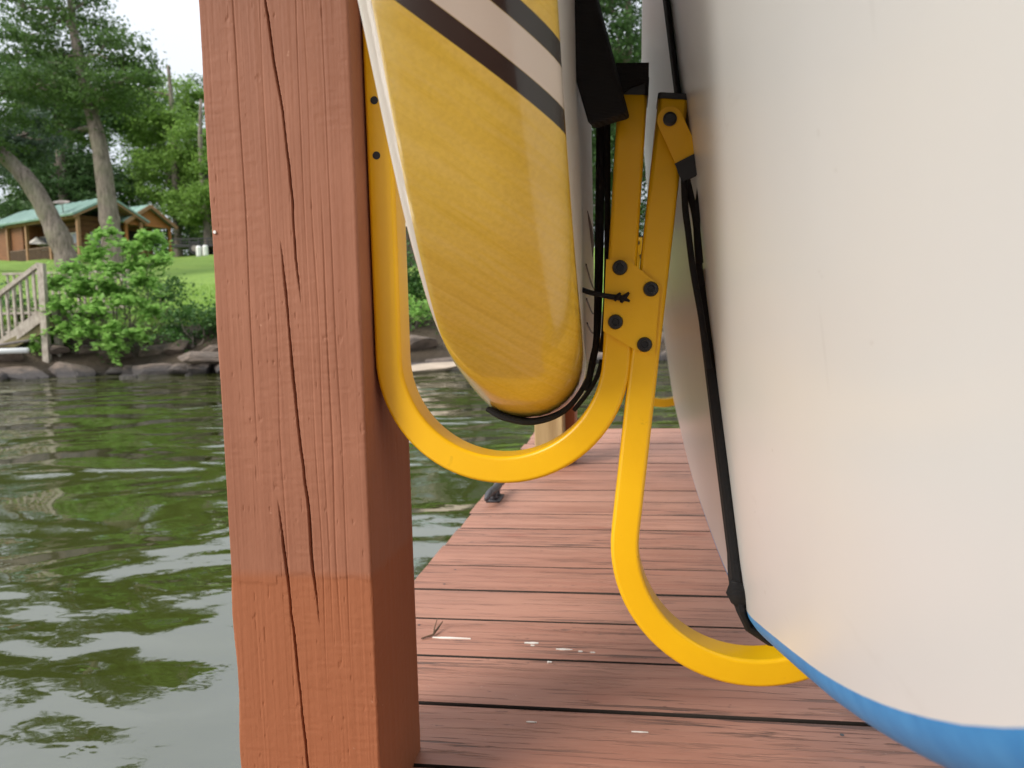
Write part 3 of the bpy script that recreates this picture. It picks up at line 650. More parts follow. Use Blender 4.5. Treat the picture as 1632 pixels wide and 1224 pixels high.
# ------------------------------------------------------------------ far shore
def leaves(name, C, size, mat, parent=None, org=None, flat=.5, asp=.55, kind=None):
    C = np.asarray(C, float); n = len(C)
    nr = rng.normal(size=(n, 3)); nr[:, 2] = np.abs(nr[:, 2]) + flat; nr /= np.linalg.norm(nr, axis=1)[:, None]
    t = np.cross(nr, rng.normal(size=(n, 3))); t /= np.linalg.norm(t, axis=1)[:, None]; b = np.cross(nr, t)
    sz = (size*rng.uniform(.6, 1.35, n))[:, None]
    V = np.empty((n, 4, 3)); V[:, 0] = C - t*sz*.5; V[:, 1] = C + b*sz*asp*.5 - nr*sz*.08; V[:, 2] = C + t*sz*.5 - nr*sz*.12; V[:, 3] = C - b*sz*asp*.5 - nr*sz*.08
    o = mesh(name, V.reshape(-1, 3), np.arange(4*n).reshape(n, 4), mat, parent, org)
    if kind: o['kind'] = kind
    return o
def blob(c, r, n, clumps, spread=.21, shell=.4):
    """n leaf points in an uneven ellipsoid made of clumps"""
    c = np.array(c); r = np.array(r, float)
    d = rng.normal(size=(clumps, 3)); d /= np.linalg.norm(d, axis=1)[:, None]
    cc = d*(shell+(1-shell)*rng.uniform(0, 1, (clumps, 1))**.6)*rng.uniform(.75, 1.12, (clumps, 1))
    w_ = rng.uniform(.4, 1.6, clumps); w_ /= w_.sum(); ix = rng.choice(clumps, n, p=w_)
    q = rng.normal(size=(n, 3))*spread*rng.uniform(.6, 1.2, (clumps, 1))[ix]*np.array([1, 1, .7])
    return c + (cc[ix]+q)*r, c + cc*r
def limb(mb, a, b, r0, r1, n=6, sag=.08):
    a, b = np.array(a, float), np.array(b, float); L = np.linalg.norm(b-a); o1 = rng.normal(size=3)*L*sag; o2 = rng.normal(size=3)*L*sag
    P = [a, a+(b-a)*.35+o1, a+(b-a)*.7+o2, b]; Q = spline(P, n); mb.tube(Q, list(np.linspace(r0, r1, len(Q))), 7)
def tree(u, d, path, rad, blobs, mat, leaf, label, group=None, ntw=5, flat=.5, name='tree', twr=.05, dens=2.2):
    leaf = leaf*.8
    """path: trunk points (du, dd, z above ground); blobs: (u, d, z, ru, rd, rz, n, clumps) in shore metres above the lake"""
    g0 = gz(u, d); root = thing(name, site(u, d, g0), label, 'tree', group)
    tp = [np.array(site(u+a, d+b, g0+c-.25*(i == 0))) for i, (a, b, c) in enumerate(path)]
    Q = spline(tp, 6); mb = MB(); rr = np.interp(np.linspace(0, 1, len(Q)), np.linspace(0, 1, len(rad)), rad)
    rr = rr*(1+.10*rng.normal(size=len(rr))*.5); mb.tube(Q, list(rr), 12)
    pts = []
    for (bu, bd, bz, ru, rd, rz, n, cl) in blobs:
        n = int(n*dens); cl = int(cl*1.6)
        p, cc = blob(site(bu, bd, bz), (ru, rd, rz), n, cl); pts.append(p)
        k = int(np.argmin([np.linalg.norm(q-np.array(site(bu, bd, bz-rz*.6))) for q in Q])); a = Q[k]; c0 = np.array(site(bu, bd, bz))
        limb(mb, a, c0, rr[k]*.5, twr, 6)
        for q in cc[:ntw]: limb(mb, c0+(a-c0)*rng.uniform(0, .35), q, twr, twr*.35, 3)
    mb.build('trunk', MAT['bark'], root, smooth=True)
    leaves('crown', np.concatenate(pts), leaf, MAT[mat], root, flat=flat)
    return root
def px(u_, z_, d): return u_, z_
# big oak in front of the cabin
tree(-16.2, 32, [(0, 0, 0), (-.05, 0, 1.2), (-.15, 0, 3.0), (-.30, 0, 5.2), (-.75, .1, 7.6), (-1.1, .2, 9.6), (-1.3, .3, 12)], [.52, .42, .36, .31, .25, .17, .08],
     [(-16.6, 32.0, 12.2, 2.3, 2.0, 1.1, 2600, 22), (-15.6, 31.6, 10.7, 2.2, 2.2, 1.0, 2600, 20), (-18.8, 32.3, 11.0, 1.8, 2.2, .7, 1600, 16), (-17.9, 32.5, 13.8, 1.7, 2.2, 1.0, 1700, 18),
      (-19.7, 32.4, 14.3, 1.2, 2.0, .5, 800, 12), (-17.6, 32.5, 15.1, 1.2, 2.2, .7, 900, 14), (-14.4, 31.8, 11.6, .9, 1.2, .8, 500, 8), (-17.6, 32.4, 9.3, 1.2, 1.6, .6, 800, 10)],
     'oak_leaves', .19, 'tall dark-leaved oak with straight grey trunk rising beside the cabin porch', dens=1.9)
# leaning tree
tree(-17.7, 31.5, [(0, 0, 0), (-.25, 0, 1.1), (-.75, 0, 2.5), (-1.45, 0, 3.9), (-2.4, 0, 5.0), (-3.6, 0, 6.2)], [.56, .44, .38, .35, .30, .18],
     [(-21.0, 31.5, 10.2, 1.9, 2.2, 1.2, 2000, 18), (-22.5, 31.8, 12.4, 2.2, 2.2, 1.4, 2000, 18), (-20.2, 31.2, 8.4, 1.0, 1.6, .7, 700, 10)],
     'oak_leaves', .19, 'leaning thick grey trunk crossing in front of the green porch roof')
# bright maples behind the cabin
tree(-22.5, 53, [(0, 0, 0), (.1, 0, 4), (.2, 0, 9), (.1, 0, 13)], [.34, .28, .2, .1],
     [(-22.6, 53, 11.5, 3.4, 3.0, 2.0, 3600, 26), (-23.6, 53.5, 15.4, 2.6, 2.6, 1.8, 3000, 22), (-20.6, 52.5, 13.2, 2.0, 2.6, 1.8, 2200, 18), (-20.8, 52, 9.3, 2.2, 2.4, 1.3, 2000, 16), (-25.0, 53.5, 17.4, 1.6, 2, 1.3, 1400, 12)],
     'bright_leaves', .30, 'bright green rounded tree with thin pale trunk behind the small gabled annex', ntw=4)
tree(-19.2, 50, [(0, 0, 0), (-.1, 0, 3), (-.2, 0, 7), (0, 0, 10)], [.26, .22, .15, .08],
     [(-19.0, 50, 9.2, 2.2, 2.4, 1.6, 2600, 20), (-18.2, 50, 11.6, 1.8, 2.0, 1.4, 1800, 16), (-17.0, 50.5, 8.6, 1.8, 2.0, 1.2, 1500, 14)],
     'bright_leaves', .28, 'smaller bright green tree drooping over the far edge of the lawn', ntw=4)
tree(-29.5, 52, [(0, 0, 0), (.1, 0, 4), (.0, 0, 9), (.2, 0, 14)], [.42, .34, .24, .1],
     [(-29.5, 52, 12, 3.6, 3.0, 2.2, 3200, 24), (-31.5, 52, 9, 3.0, 3, 2, 2600, 20), (-27.5, 52, 15.5, 2.6, 2.6, 1.8, 2400, 20), (-30.5, 52, 16.5, 3, 3, 2, 2400, 20), (-27.0, 52, 10.2, 2.0, 2.4, 1.4, 1800, 14)],
     'dark_leaves', .32, 'dark leafy tree rising behind the left end of the cabin roof', ntw=4)
tree(-24.6, 37, [(0, 0, 0), (.1, 0, 3), (.3, 0, 6), (.4, 0, 9)], [.22, .18, .12, .06],
     [(-23.6, 37, 9.6, 1.9, 1.6, 1.5, 2200, 16), (-22.4, 37, 10.4, 1.6, 1.6, 1.0, 1400, 12), (-25.6, 37, 9.0, 1.8, 1.6, 1.5, 1600, 14)],
     'cedar_leaves', .22, 'soft blue-green cedar branches hanging left of the cabin roof', ntw=4)
# woods behind
woods = [(-44, 58, 17), (-38, 62, 19), (-33, 60, 15), (-26, 64, 14), (-16, 62, 12), (-10, 60, 15), (-4, 58, 17), (2, 56, 19), (7, 47, 21), (10.5, 50, 19), (5.2, 52, 18), (14, 55, 20), (20, 52, 18), (27, 55, 19)] + [(-52+k*7.4, 74+(k % 3)*3, 18+(k*5) % 5) for k in range(12)]
for i, (u_, d_, H) in enumerate(woods):
    b0 = gz(u_, d_); mt = ('dark_leaves', 'oak_leaves', 'dark_leaves', 'bright_leaves')[i % 4] if u_ < 0 else ('dark_leaves', 'oak_leaves')[i % 2]
    bl = []
    for k in range(7):
        f = k/6; bl.append((u_+random.uniform(-2.2, 2.2), d_+random.uniform(-1.5, 1.5), b0+2.6+f*(H-4), random.uniform(2.6, 3.6)*(1.15-.5*f), 2.4, 1.7, 1300 if d_ < 70 else 700, 14))
    lab = ('tall woodland tree closing the view behind the cabin' if u_ < -20 else 'woodland tree at the top of the lawn behind the thick post' if u_ < -3 else 'tall dark tree seen in the gap between the two boards' if 4 < u_ < 11 else 'woodland tree beyond the lake behind the two boards')
    grp = 'trees behind the cabin' if u_ < -20 else 'trees at the top of the lawn' if u_ < -3 else 'trees in the gap between the boards' if 4 < u_ < 11 else 'trees behind the boards'
    tree(u_, d_, [(0, 0, 0), (random.uniform(-.3, .3), 0, H*.3), (random.uniform(-.5, .5), 0, H*.6), (0, 0, H*.9)], [.36, .28, .2, .07], bl, mt, .34,
         lab, grp, ntw=2, twr=.07)
# understorey shrubs at the wood's foot
pts = []
for u_ in np.arange(-46, 30, 1.5):
    p, _ = blob(site(u_+random.uniform(-.6, .6), 54+random.uniform(-1, 2.5), gz(u_, 54)+1.4), (1.6, 1.4, 1.7), 420, 9, .35, .3); pts.append(p)
tag(leaves('undergrowth', np.concatenate(pts), .30, MAT['dark_leaves']), 'dark tangled undergrowth along the foot of the woods', 'undergrowth', kind='stuff')

# leafy bush on the bank
bush = thing('bush', site(-9.65, 18.9, gz(-9.65, 18.9)), 'large bright green leafy bush on the stony bank beside the wooden stair', 'bush')
C_ = []; stm = MB(); b0 = np.array(site(-9.65, 18.9, gz(-9.65, 18.9)-.1))
spots = [(-10.8, 18.5, 2.25), (-10.95, 18.4, 1.75), (-10.4, 18.5, 2.55), (-9.9, 18.5, 2.9), (-9.6, 18.6, 3.35), (-9.0, 18.6, 3.0), (-8.5, 18.7, 3.2), (-8.35, 18.6, 2.7), (-8.6, 18.4, 2.2), (-9.3, 18.2, 2.5), (-10.0, 18.2, 2.2),
         (-10.4, 18.1, 1.7), (-9.7, 18.0, 1.6), (-9.0, 18.1, 1.75), (-8.5, 18.2, 1.5), (-10.5, 18.2, 1.15), (-9.9, 17.9, 1.05), (-9.2, 17.9, 1.1), (-8.75, 18.1, .95), (-10.9, 18.3, .95), (-10.2, 18.6, 2.0), (-9.3, 18.7, 1.9), (-8.9, 18.8, 2.6), (-9.55, 18.4, 2.05), (-9.3, 17.9, .75), (-11.1, 18.2, .72)]
for (u_, d_, z_) in spots:
    e = np.array(site(u_, d_, z_)); limb(stm, b0, e, .022, .007, 4, .1)
    for k in range(26):                                       # each stem ends in a spray of leafy twigs
        dr = np.array([rng.normal(), rng.normal()*.8, rng.normal()*.55+.05]); dr /= np.linalg.norm(dr); L = random.uniform(.2, .52)
        for m in range(15):
            t = (m+1)/15; pp = e + dr*L*t + np.array([0, 0, -.22*L*t*t]) + rng.normal(size=3)*.035; C_.append(pp)
stm.build('stem', MAT['bark'], bush, smooth=True); leaves('foliage', C_, .155, MAT['bush_leaves'], bush, flat=1.6, asp=.6)
# low shrubs, groundcover
def shrub(u_, d_, r, h, n, mat, leaf, label, zoff=.0):
    root = thing('shrub', site(u_, d_, gz(u_, d_)), label, 'shrub'); z0 = gz(u_, d_)
    p, cc = blob(site(u_, d_, z0+h*.5+zoff), (r, r*.7, h*.55), n, 16, .3, .3); stm = MB()
    for q in cc[:7]: limb(stm, site(u_, d_, z0-.05), q, .02, .006, 3)
    stm.build('stem', MAT['bark'], root); leaves('foliage', p, leaf, MAT[mat], root, flat=.8)
shrub(-7.55, 18.35, .75, .95, 1500, 'ivy_leaves', .10, 'low dark green shrub between the bright bush and the rocks by the post')
shrub(-6.6, 18.3, .8, .9, 1400, 'ivy_leaves', .10, 'low dark shrub on the bank hiding behind the thick post')
shrub(-2.45, 19.0, .75, 1.7, 2600, 'ivy_leaves', .11, 'dark green shrub on the bank seen through the near yellow hook')
shrub(-2.3, 18.0, .42, .7, 500, 'bush_leaves', .11, 'small bright green sapling in front of the dark shrub on the bank')
shrub(-1.0, 19.1, .9, 1.5, 1900, 'ivy_leaves', .11, 'dark shrub on the bank behind the yellow board')
shrub(-9.2, 20.4, .9, 1.2, 1400, 'ivy_leaves', .11, 'darker shrub filling the space behind the large bright bush')
shrub(-8.05, 24.3, .5, .42, 500, 'dark_leaves', .09, 'small rounded dark clump standing alone on the bright lawn')
shrub(-12.6, 19.8, .9, .9, 900, 'ivy_leaves', .11, 'low leafy shrub under the wooden stair landing')
pts = []
for u_ in np.arange(-16, 6, .16):
    d_ = 18.35 + .35*math.sin(u_*.55)+random.uniform(-.25, .6); pts.append(np.array(site(u_, d_, gz(u_, d_)+.06)) + rng.normal(size=(26, 3))*np.array([.15, .18, .07]))
tag(leaves('ground_cover', np.concatenate(pts), .09, MAT['ivy_leaves'], flat=1.2), 'creeping green ground cover along the top of the rocks', 'ground cover', kind='stuff')
# grass fringe on the lawn
NG = 26000; gu = rng.uniform(-14, 4, NG); gd = 19.2 + rng.uniform(0, 1, NG)**1.6*9; gzv = ground_h(gu, gd)
Pg = np.stack([gu*cy-gd*sy, gu*sy+gd*cy, gzv-.01], 1); a_ = rng.uniform(0, 6.28, NG); hh = rng.uniform(.05, .13, NG); dx = np.stack([np.cos(a_), np.sin(a_), np.zeros(NG)], 1)*.014
tip = Pg + np.stack([rng.normal(size=NG)*.03, rng.normal(size=NG)*.03, hh], 1)
Vg = np.stack([Pg-dx, Pg+dx, tip], 1).reshape(-1, 3)
leafmat('grass_blades', (.16, .29, .035), (.28, .44, .08), .4)
tag(mesh('grass', Vg, np.arange(3*NG).reshape(NG, 3), MAT['grass_blades']), 'short bright grass standing along the lower edge of the lawn', 'grass', kind='stuff')

# rocks along the waterline
import bmesh
rock_me = []
for k in range(7):
    bm = bmesh.new(); bmesh.ops.create_icosphere(bm, subdivisions=3, radius=1)
    for _ in range(16):                                       # knock flat facets off
        n_ = Vector(rng.normal(size=3)).normalized(); h_ = random.uniform(.5, .85)
        for v_ in bm.verts:
            q = v_.co.dot(n_)
            if q > h_: v_.co -= n_*(q-h_)*.99
    for v_ in bm.verts:
        v_.co *= 1 + (fbm(np.array([v_.co.x*2+k*7]), np.array([v_.co.y*2+v_.co.z*1.7]), k)[0]-.45)*.10
    me = bpy.data.meshes.new('rock'); bm.to_mesh(me); bm.free(); me.materials.append(MAT['rock']); rock_me.append(me)
def rock(u_, d_, z_, sx, sy_, sz, rz, label, group=None, mat=None):
    o = link('rock', rock_me[random.randrange(7)], None, site(u_, d_, z_)); o.scale = (sx, sy_, sz); o.rotation_euler = (random.uniform(-.15, .15), random.uniform(-.15, .15), YAW+rz)
    if mat: o.data = o.data.copy(); o.data.materials[0] = mat
    tag(o, label, 'rock', group); return o
u_ = -15.0
while u_ < 7:
    s_ = random.uniform(.28, .62); sh = 17.30 + .35*math.sin(u_*.55) + .25*math.sin(u_*1.3+1)+max(0, u_-2)*.1
    rock(u_, sh+random.uniform(-.05, .25), .08+random.uniform(-.05, .08), s_*1.25, s_*.8, s_*.62, random.uniform(-.4, .4), 'dark wet boulder in the row along the waterline', 'boulders along the waterline'); u_ += s_*random.uniform(1.35, 1.9)
u_ = -15.0
while u_ < 7:
    s_ = random.uniform(.25, .5); sh = 17.30 + .35*math.sin(u_*.55) + .25*math.sin(u_*1.3+1)+max(0, u_-2)*.1
    rock(u_, sh+.75+random.uniform(-.1, .25), .52+random.uniform(-.08, .12), s_*1.35, s_*.8, s_*.6, random.uniform(-.4, .4), 'brown boulder in the upper row on the bank', 'boulders on the bank'); u_ += s_*random.uniform(1.5, 2.4)
for a in range(14):
    u_ = -15+a*1.55+random.uniform(-.4, .4); rock(u_, 16.75+random.uniform(-.25, .15)+.35*math.sin(u_*.55), -.03, random.uniform(.12, .28), .16, .12, 0, 'small stone poking out of the water in front of the boulders', 'small stones in the shallows')
rock(-2.0, 16.2, .03, 1.1, .55, .17, .1, 'pale flat stone slab lying at the waterline beyond the near hook', mat=MAT['pale_slab'])
rock(-7.0, 17.3, .36, .8, .5, .2, .1, 'broad flat brown slab tilted on the rocks beside the thick post')

# wooden stair and landing at the shore
sr = thing('shore_stair', site(-10.9, 18.0, gz(-10.9, 18.0)), 'weathered grey wooden stair with baluster railing going down the bank to the water', 'stair')
def S3(u_, d_, z_): return site(u_, d_, z_)
MB().beam(S3(-10.86, 18.0, -.2), S3(-10.82, 18.0, 2.62), .14, .14).build('newel_post', MAT['greywood'], sr)
MB().beam(S3(-10.70, 18.25, -.2), S3(-10.70, 18.25, 1.75), .13, .13).build('support_post', MAT['greywood'], sr)
MB().beam(S3(-10.86, 18.0, 2.60), S3(-13.6, 18.0, .72), .14, .09).build('handrail', MAT['greywood'], sr)
for k in range(15):
    u_ = -11.02-k*.165; zt = 2.60-(-10.86-u_)*.686-.05
    MB().beam(S3(u_, 18.0, zt-1.02), S3(u_, 18.0, zt), .045, .05).build('baluster', MAT['greywood'], sr)
MB().beam(S3(-10.8, 18.0, 1.50), S3(-13.6, 18.0, -.42), .05, .24).build('stringer', MAT['greywood'], sr)
MB().beam(S3(-10.8, 19.0, 1.50), S3(-13.6, 19.0, -.42), .05, .24).build('stringer', MAT['greywood'], sr)
for k in range(9): MB().box(S3(-11.05-k*.3, 18.5, 1.46-k*.205), (.30, .98, .045), YAW).build('tread', MAT['greywood'], sr)
MB().beam(S3(-10.75, 18.2, 1.25), S3(-12.6, 17.9, .30), .2, .22).build('brace_log', MAT['mossy_log'], sr)
MB().beam(S3(-10.95, 18.1, .55), S3(-11.3, 18.1, 1.1), .05, .05).build('brace', MAT['greywood'], sr)
MB().box(S3(-11.7, 20.0, 1.52), (2.2, 1.9, .06), YAW).build('landing_deck', MAT['greywood'], sr)
MB().beam(S3(-13.6, 20.9, 2.62), S3(-10.2, 20.9, 2.62), .12, .06).build('landing_rail', MAT['greywood'], sr)
for k in range(20): MB().beam(S3(-13.5+k*.17, 20.9, 1.62), S3(-13.5+k*.17, 20.9, 2.6), .045, .05).build('baluster', MAT['greywood'], sr)
MB().beam(S3(-13.6, 20.9, 1.68), S3(-10.2, 20.9, 1.68), .05, .08).build('bottom_rail', MAT['greywood'], sr)
wp = MB().tube([S3(-13.8, 17.55, .60), S3(-11.0, 17.55, .63)], .065, 12).build('drain_pipe', MAT['white_pvc'], org=S3(-12, 17.55, .55), smooth=True)
tag(wp, 'white plastic pipe lying level above the rocks under the wooden stair', 'pipe')
gp = MB().tube([S3(-13.0, 17.75, .62), S3(-11.1, 17.9, .86)], .03, 8).build('thin_pipe', MAT['grey_siding'], org=S3(-12, 17.8, .6), smooth=True)
tag(gp, 'thin grey pipe slanting above the white pipe under the stair', 'pipe')

# ------------------------------------------------------------------ cabin with green metal roofs
def frame(o_u, o_d, phi):
    cu, su = math.cos(R(phi)), math.sin(R(phi))
    return lambda gk, lk, z: site(o_u + cu*gk - su*lk, o_d + su*gk + cu*lk, z)      # gk across the gable, lk along the ridge
def roof_slope(p00, p01, p11, p10, th=.10):
    a, b, c, d = (Vector(p) for p in (p00, p01, p11, p10)); n_ = (b-a).cross(d-a).normalized()
    if n_.z < 0: n_ = -n_
    return [*(q for q in (a, b, c, d)), *(q+n_*th for q in (a, b, c, d))], [(3, 2, 1, 0), (4, 5, 6, 7), (0, 1, 5, 4), (1, 2, 6, 5), (2, 3, 7, 6), (3, 0, 4, 7)]
def wallbox(fr, g0, g1, l0, l1, z0, z1):
    V = [fr(a, b, z) for z in (z0, z1) for a, b in ((g0, l0), (g1, l0), (g1, l1), (g0, l1))]
    return V, [(3, 2, 1, 0), (4, 5, 6, 7), (0, 1, 5, 4), (1, 2, 6, 5), (2, 3, 7, 6), (3, 0, 4, 7)]
def part(root, name, fr, dims, mat): return mesh(name, *wallbox(fr, *dims), MAT[mat], root)
fr = frame(-23.3, 42.0, 60); ZB, ZE, ZR = 4.85, 7.36, 8.42
cb = thing('cabin', fr(2, 4, ZB), 'brown log cabin with green metal roof and railed porch up the slope', 'cabin')
GW, LN = 4.0, 8.6
for sgn, nm in ((0, 'roof'), (1, 'roof')):
    e = -.25 if sgn == 0 else GW+.25; ze = ZE-.1
    ro = mesh(nm, *roof_slope(fr(e, -.35, ze), fr(e, LN+.3, ze), fr(2, LN+.3, ZR), fr(2, -.35, ZR)), MAT['roof'], cb)
    for k in range(13):                                       # standing seams
        l_ = -.25 + k*.72; a = Vector(fr(e, l_, ze+.115)); b = Vector(fr(2, l_, ZR+.115)); sb = MB().beam(a, b, .035, .05).build('seam', MAT['roof'], ro)
part(cb, 'wall', fr, (1.35, 3.8, 1.7, LN-.2, ZB, ZE+.25), 'cabin')
part(cb, 'wall', fr, (.25, 1.36, 5.6, LN-.2, ZB, ZE-.1), 'cabin')
for k in range(9):                                            # log courses
    z = ZB+.15+k*.29
    part(cb, 'log_course', fr, (1.29, 1.352, 1.66, 5.6, z, z+.23), 'cabin'); part(cb, 'log_course', fr, (1.3, 3.85, 1.64, 1.702, z, z+.23), 'cabin')
part(cb, 'porch_floor', fr, (0, 3.9, -.1, 5.7, ZB-.55, ZB+.02), 'dark_rail_wood')
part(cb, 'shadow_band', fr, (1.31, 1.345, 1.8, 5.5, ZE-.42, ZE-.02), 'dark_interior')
for l_, w_ in ((2.0, .8), (3.6, .9), (4.9, .7)):
    wo = part(cb, 'window', fr, (1.24, 1.29, l_, l_+w_, ZB+1.05, ZB+1.75), 'glass')
    for zz in (1.0, 1.75): part(wo, 'window_frame', fr, (1.225, 1.30, l_-.05, l_+w_+.05, ZB+zz, ZB+zz+.06), 'white_trim')
    part(wo, 'window_frame', fr, (1.23, 1.30, l_+w_/2-.02, l_+w_/2+.02, ZB+1.06, ZB+1.75), 'white_trim')
wo = part(cb, 'window', fr, (1.9, 2.75, 1.60, 1.64, ZB+1.05, ZB+1.8), 'glass')
for gg in (1.88, 2.31, 2.74): part(wo, 'window_frame', fr, (gg-.025, gg+.025, 1.585, 1.65, ZB+1.02, ZB+1.84), 'white_trim')
for zz in (1.0, 1.4, 1.8): part(wo, 'window_frame', fr, (1.85, 2.78, 1.583, 1.648, ZB+zz, ZB+zz+.04), 'white_trim')
for gg, l_, zt in ((.12, -.1, ZE-.05), (.12, 2.55, ZE-.05), (.12, 4.9, ZE-.05), (.12, 6.9, ZE-.05), (2.0, -.1, ZR-.08), (3.85, -.1, ZE-.05)):
    part(cb, 'porch_post', fr, (gg-.08, gg+.08, l_-.08, l_+.08, ZB-.55, zt), 'pale_cabin_post')
for k in range(6): # rafters of the open gable
    l_ = -.28+k*.36; MB().beam(fr(-.2, l_, ZE-.17), fr(2, l_, ZR-.09), .06, .1).build('rafter', MAT['pale_cabin_post'], cb); MB().beam(fr(GW+.2, l_, ZE-.17), fr(2, l_, ZR-.09), .06, .1).build('rafter', MAT['pale_cabin_post'], cb)
MB().beam(fr(.12, -.1, ZE-.12), fr(.12, 7, ZE-.12), .12, .16).build('porch_beam', MAT['pale_cabin_post'], cb)
def railing(root, a, b, n, z0, z1):
    a, b = Vector(a), Vector(b); m = MB()
    for zz in (z0+.08, z1): m.beam(a+Vector((0, 0, zz)), b+Vector((0, 0, zz)), .06, .07)
    for k in range(n): q = a+(b-a)*((k+.5)/n); m.beam(q+Vector((0, 0, z0+.1)), q+Vector((0, 0, z1-.04)), .035, .035)
    m.build('porch_railing', MAT['dark_rail_wood'], root)
for l0, l1 in ((0, 2.45), (2.65, 4.8), (5.0, 6.8)): railing(cb, fr(.12, l0, 0), fr(.12, l1, 0), 18, ZB, ZB+.95)
railing(cb, fr(.2, -.1, 0), fr(1.9, -.1, 0), 14, ZB, ZB+.95); railing(cb, fr(2.1, -.1, 0), fr(3.8, -.1, 0), 14, ZB, ZB+.95)
dish = MB(); dc = Vector(fr(-.1, .9, ZE+.62)); V = []; n = 18
ax = (Vector((0, 0, 1))-dc.normalized()*.0 + Vector(site(.3, -1, 0))*.35).normalized(); e1 = ax.orthogonal().normalized(); e2 = ax.cross(e1)
for r_, h_ in ((.05, 0), (.25, .03), (.40, .08), (.40, .10), (.2, .05)): V += [dc + (e1*math.cos(2*math.pi*k/n)+e2*math.sin(2*math.pi*k/n))*r_ + ax*h_ for k in range(n)]
dish.add(V, [(j*n+k, j*n+(k+1) % n, (j+1)*n+(k+1) % n, (j+1)*n+k) for j in range(4) for k in range(n)]); dish.add([dc-ax*.03, dc-ax*.5, dc-ax*.5+e1*.05, dc-ax*.03+e1*.05], [(0, 1, 2, 3)])
dish.build('satellite_dish', MAT['grey_siding'], cb)
# umbrella-covered table on the porch
ut = MB(); V = [fr(.75, 5.1, ZB+1.75)]; n = 10
for k in range(n): a = 2*math.pi*k/n; V.append(fr(.75+.55*math.cos(a), 5.1+.75*math.sin(a), ZB+1.28))
ut.add(V, [(0, 1+k, 1+(k+1) % n) for k in range(n)]); po = thing('patio_umbrella', fr(.75, 5.1, ZB), 'small cream patio umbrella standing behind the cabin porch railing', 'umbrella')
ut.build('canopy', MAT['white_foam_deck'], po); MB().tube([fr(.75, 5.1, ZB), fr(.75, 5.1, ZB+1.72)], .025, 8).build('pole', MAT['pale_cabin_post'], po)

f2 = frame(-20.60, 44.4, 62); ZE2, ZR2, GW2 = 7.18, 8.30, 3.1
an = thing('annex', f2(1.5, 2, 5.1), 'small orange-gabled annex with green metal roof beside the cabin', 'cabin')
f2 = frame(-21.9, 44.6, 62)
for sgn in (0, 1):
    e = -.2 if sgn == 0 else GW2+.2
    ro = mesh('roof', *roof_slope(f2(e, -.3, ZE2), f2(e, 4.6, ZE2), f2(GW2/2, 4.6, ZR2), f2(GW2/2, -.3, ZR2), .08), MAT['roof'], an)
    for k in range(7): MB().beam(f2(e, -.2+k*.75, ZE2+.09), f2(GW2/2, -.2+k*.75, ZR2+.09), .035, .05).build('seam', MAT['roof'], ro)
V = [f2(.1, l_, z) if i == 0 else (f2(GW2-.1, l_, z) if i == 1 else f2(GW2/2, l_, ZR2-.06)) for l_ in (0, .1) for i, z in enumerate((ZE2+.1, ZE2+.1, 0))]
mesh('gable_wall', V, [(0, 1, 2), (5, 4, 3), (0, 3, 4, 1), (1, 4, 5, 2), (2, 5, 3, 0)], MAT['orange_cabin_trim'], an)
for e in (-.2, GW2+.2): MB().beam(f2(e, -.33, ZE2-.03), f2(GW2/2, -.33, ZR2-.03), .05, .2).build('barge_board', MAT['pale_cabin_post'], an)
part(an, 'wall', f2, (.1, GW2-.1, 1.6, 4.3, 5.0, ZE2+.1), 'cabin'); part(an, 'porch_floor', f2, (0, GW2, -.2, 1.7, 4.7, 5.3), 'dark_rail_wood')
part(an, 'tie_beam', f2, (.0, GW2, -.05, .10, ZE2-.06, ZE2+.098), 'orange_cabin_trim')
for gg in (.1, GW2-.1): part(an, 'porch_post', f2, (gg-.07, gg+.07, -.04, .09, 5.3, ZE2-.06), 'orange_cabin_trim')
for gg in (.8, 1.4): part(an, 'door_panel', f2, (gg, gg+.5, 1.55, 1.597, 5.32, ZE2-.2), 'dark_interior')

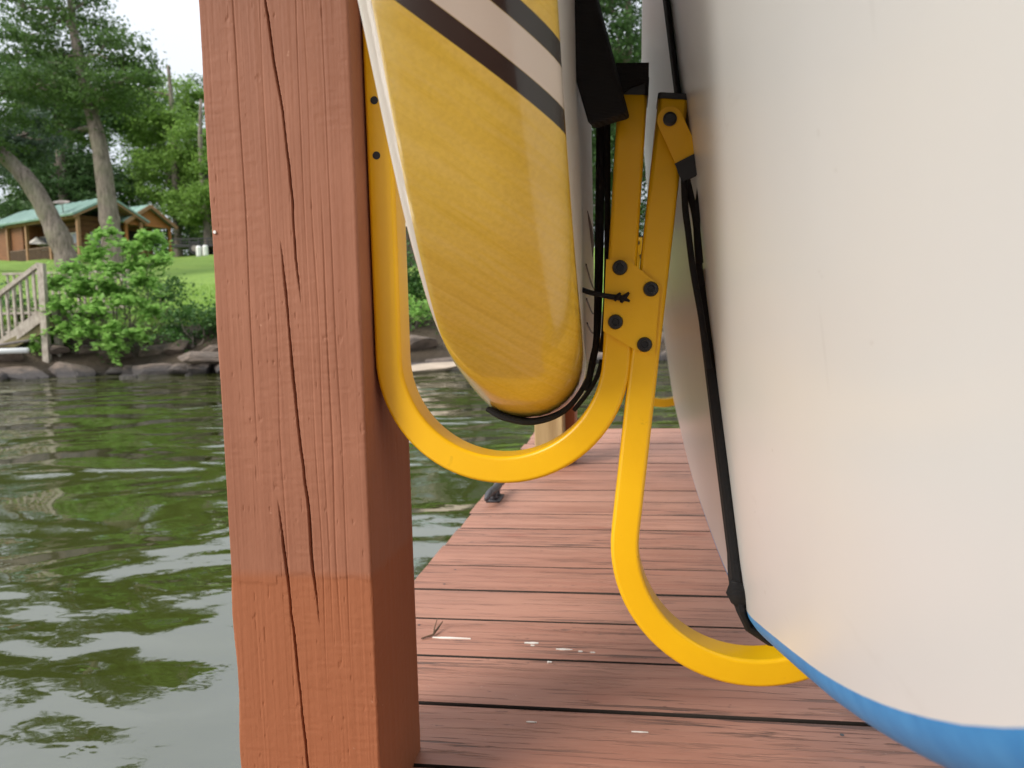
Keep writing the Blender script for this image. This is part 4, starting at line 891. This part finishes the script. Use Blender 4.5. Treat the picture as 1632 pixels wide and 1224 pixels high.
# grey building with dark boarded skirt, seen through the near hook
f3 = lambda a, b, z: site(a, b, z)
gbz = gz(-6, 34)
gb = thing('house', site(-6.4, 36, gbz), 'grey house on dark vertical boards with a white trim band, behind the yellow board', 'house')
part(gb, 'wall', f3, (-9.4, -3.75, 34.3, 38, gbz+1.9, gbz+4.4), 'grey_siding')
for k in range(19): part(gb, 'skirt_board', f3, (-9.4+k*.296, -9.4+k*.296+.275, 34.25+(k % 2)*.02, 34.33, gbz-.3, gbz+1.75), 'dark_boards')
part(gb, 'skirt_wall', f3, (-9.4, -3.78, 34.34, 37.9, gbz-.3, gbz+1.8), 'dark_boards')
part(gb, 'trim_band', f3, (-9.45, -3.70, 34.18, 38.05, gbz+1.75, gbz+1.92), 'white_trim')
for k in range(5): part(gb, 'window', f3, (-9+k*1.1, -8.4+k*1.1, 34.26, 34.31, gbz+2.7, gbz+3.7), 'glass')
mesh('roof', *roof_slope(f3(-9.8, 33.8, gbz+4.3), f3(-3.4, 33.8, gbz+4.3), f3(-3.4, 36.2, gbz+5.6), f3(-9.8, 36.2, gbz+5.6)), MAT['roof'], gb)
mesh('roof', *roof_slope(f3(-9.8, 38.6, gbz+4.3), f3(-3.4, 38.6, gbz+4.3), f3(-3.4, 36.2, gbz+5.6), f3(-9.8, 36.2, gbz+5.6)), MAT['roof'], gb)

# trailer and two white drums at the top of the lawn
tz = gz(-17.6, 45)
tr = thing('utility_trailer', site(-17.7, 45.3, tz), 'low black utility trailer parked at the top of the lawn', 'trailer')
part(tr, 'bed', f3, (-19.3, -16.2, 44.6, 46.2, tz+.45, tz+.6), 'black_trailer')
for a in ((-19.3, -16.2, 44.58, 44.64), (-19.3, -16.2, 46.16, 46.22)): part(tr, 'side_rail', f3, (*a, tz+.86, tz+.94), 'black_trailer')
for k in range(7): part(tr, 'rail_post', f3, (-19.28+k*.51, -19.22+k*.51, 44.58, 44.64, tz+.6, tz+.86), 'black_trailer')
MB().beam(site(-16.2, 45.4, tz+.45), site(-14.9, 45.4, tz+.42), .1, .1).build('drawbar', MAT['black_trailer'], tr)
for dd in (44.5, 46.3):
    wz = MB().tube([site(-17.9, dd-.1, tz+.34), site(-17.9, dd+.1, tz+.34)], .34, 16).build('wheel', MAT['rubber'], tr)
    MB().tube([site(-17.9, dd-.115, tz+.34), site(-17.9, dd+.115, tz+.34)], .17, 12).build('rim', MAT['grey_siding'], wz)
for k, u_ in enumerate((-17.35, -16.98)):
    dz = gz(u_, 43.6); m = MB(); m.tube([site(u_, 43.6, dz), site(u_, 43.6, dz+.04), site(u_, 43.6, dz+.5), site(u_, 43.6, dz+.6)], [.13, .15, .15, .10], 14)
    o = m.build('plastic_drum', MAT['white_pvc'], org=site(u_, 43.6, dz), smooth=False); tag(o, 'small white plastic drum standing on the lawn before the black trailer', 'drum', 'white drums by the trailer')
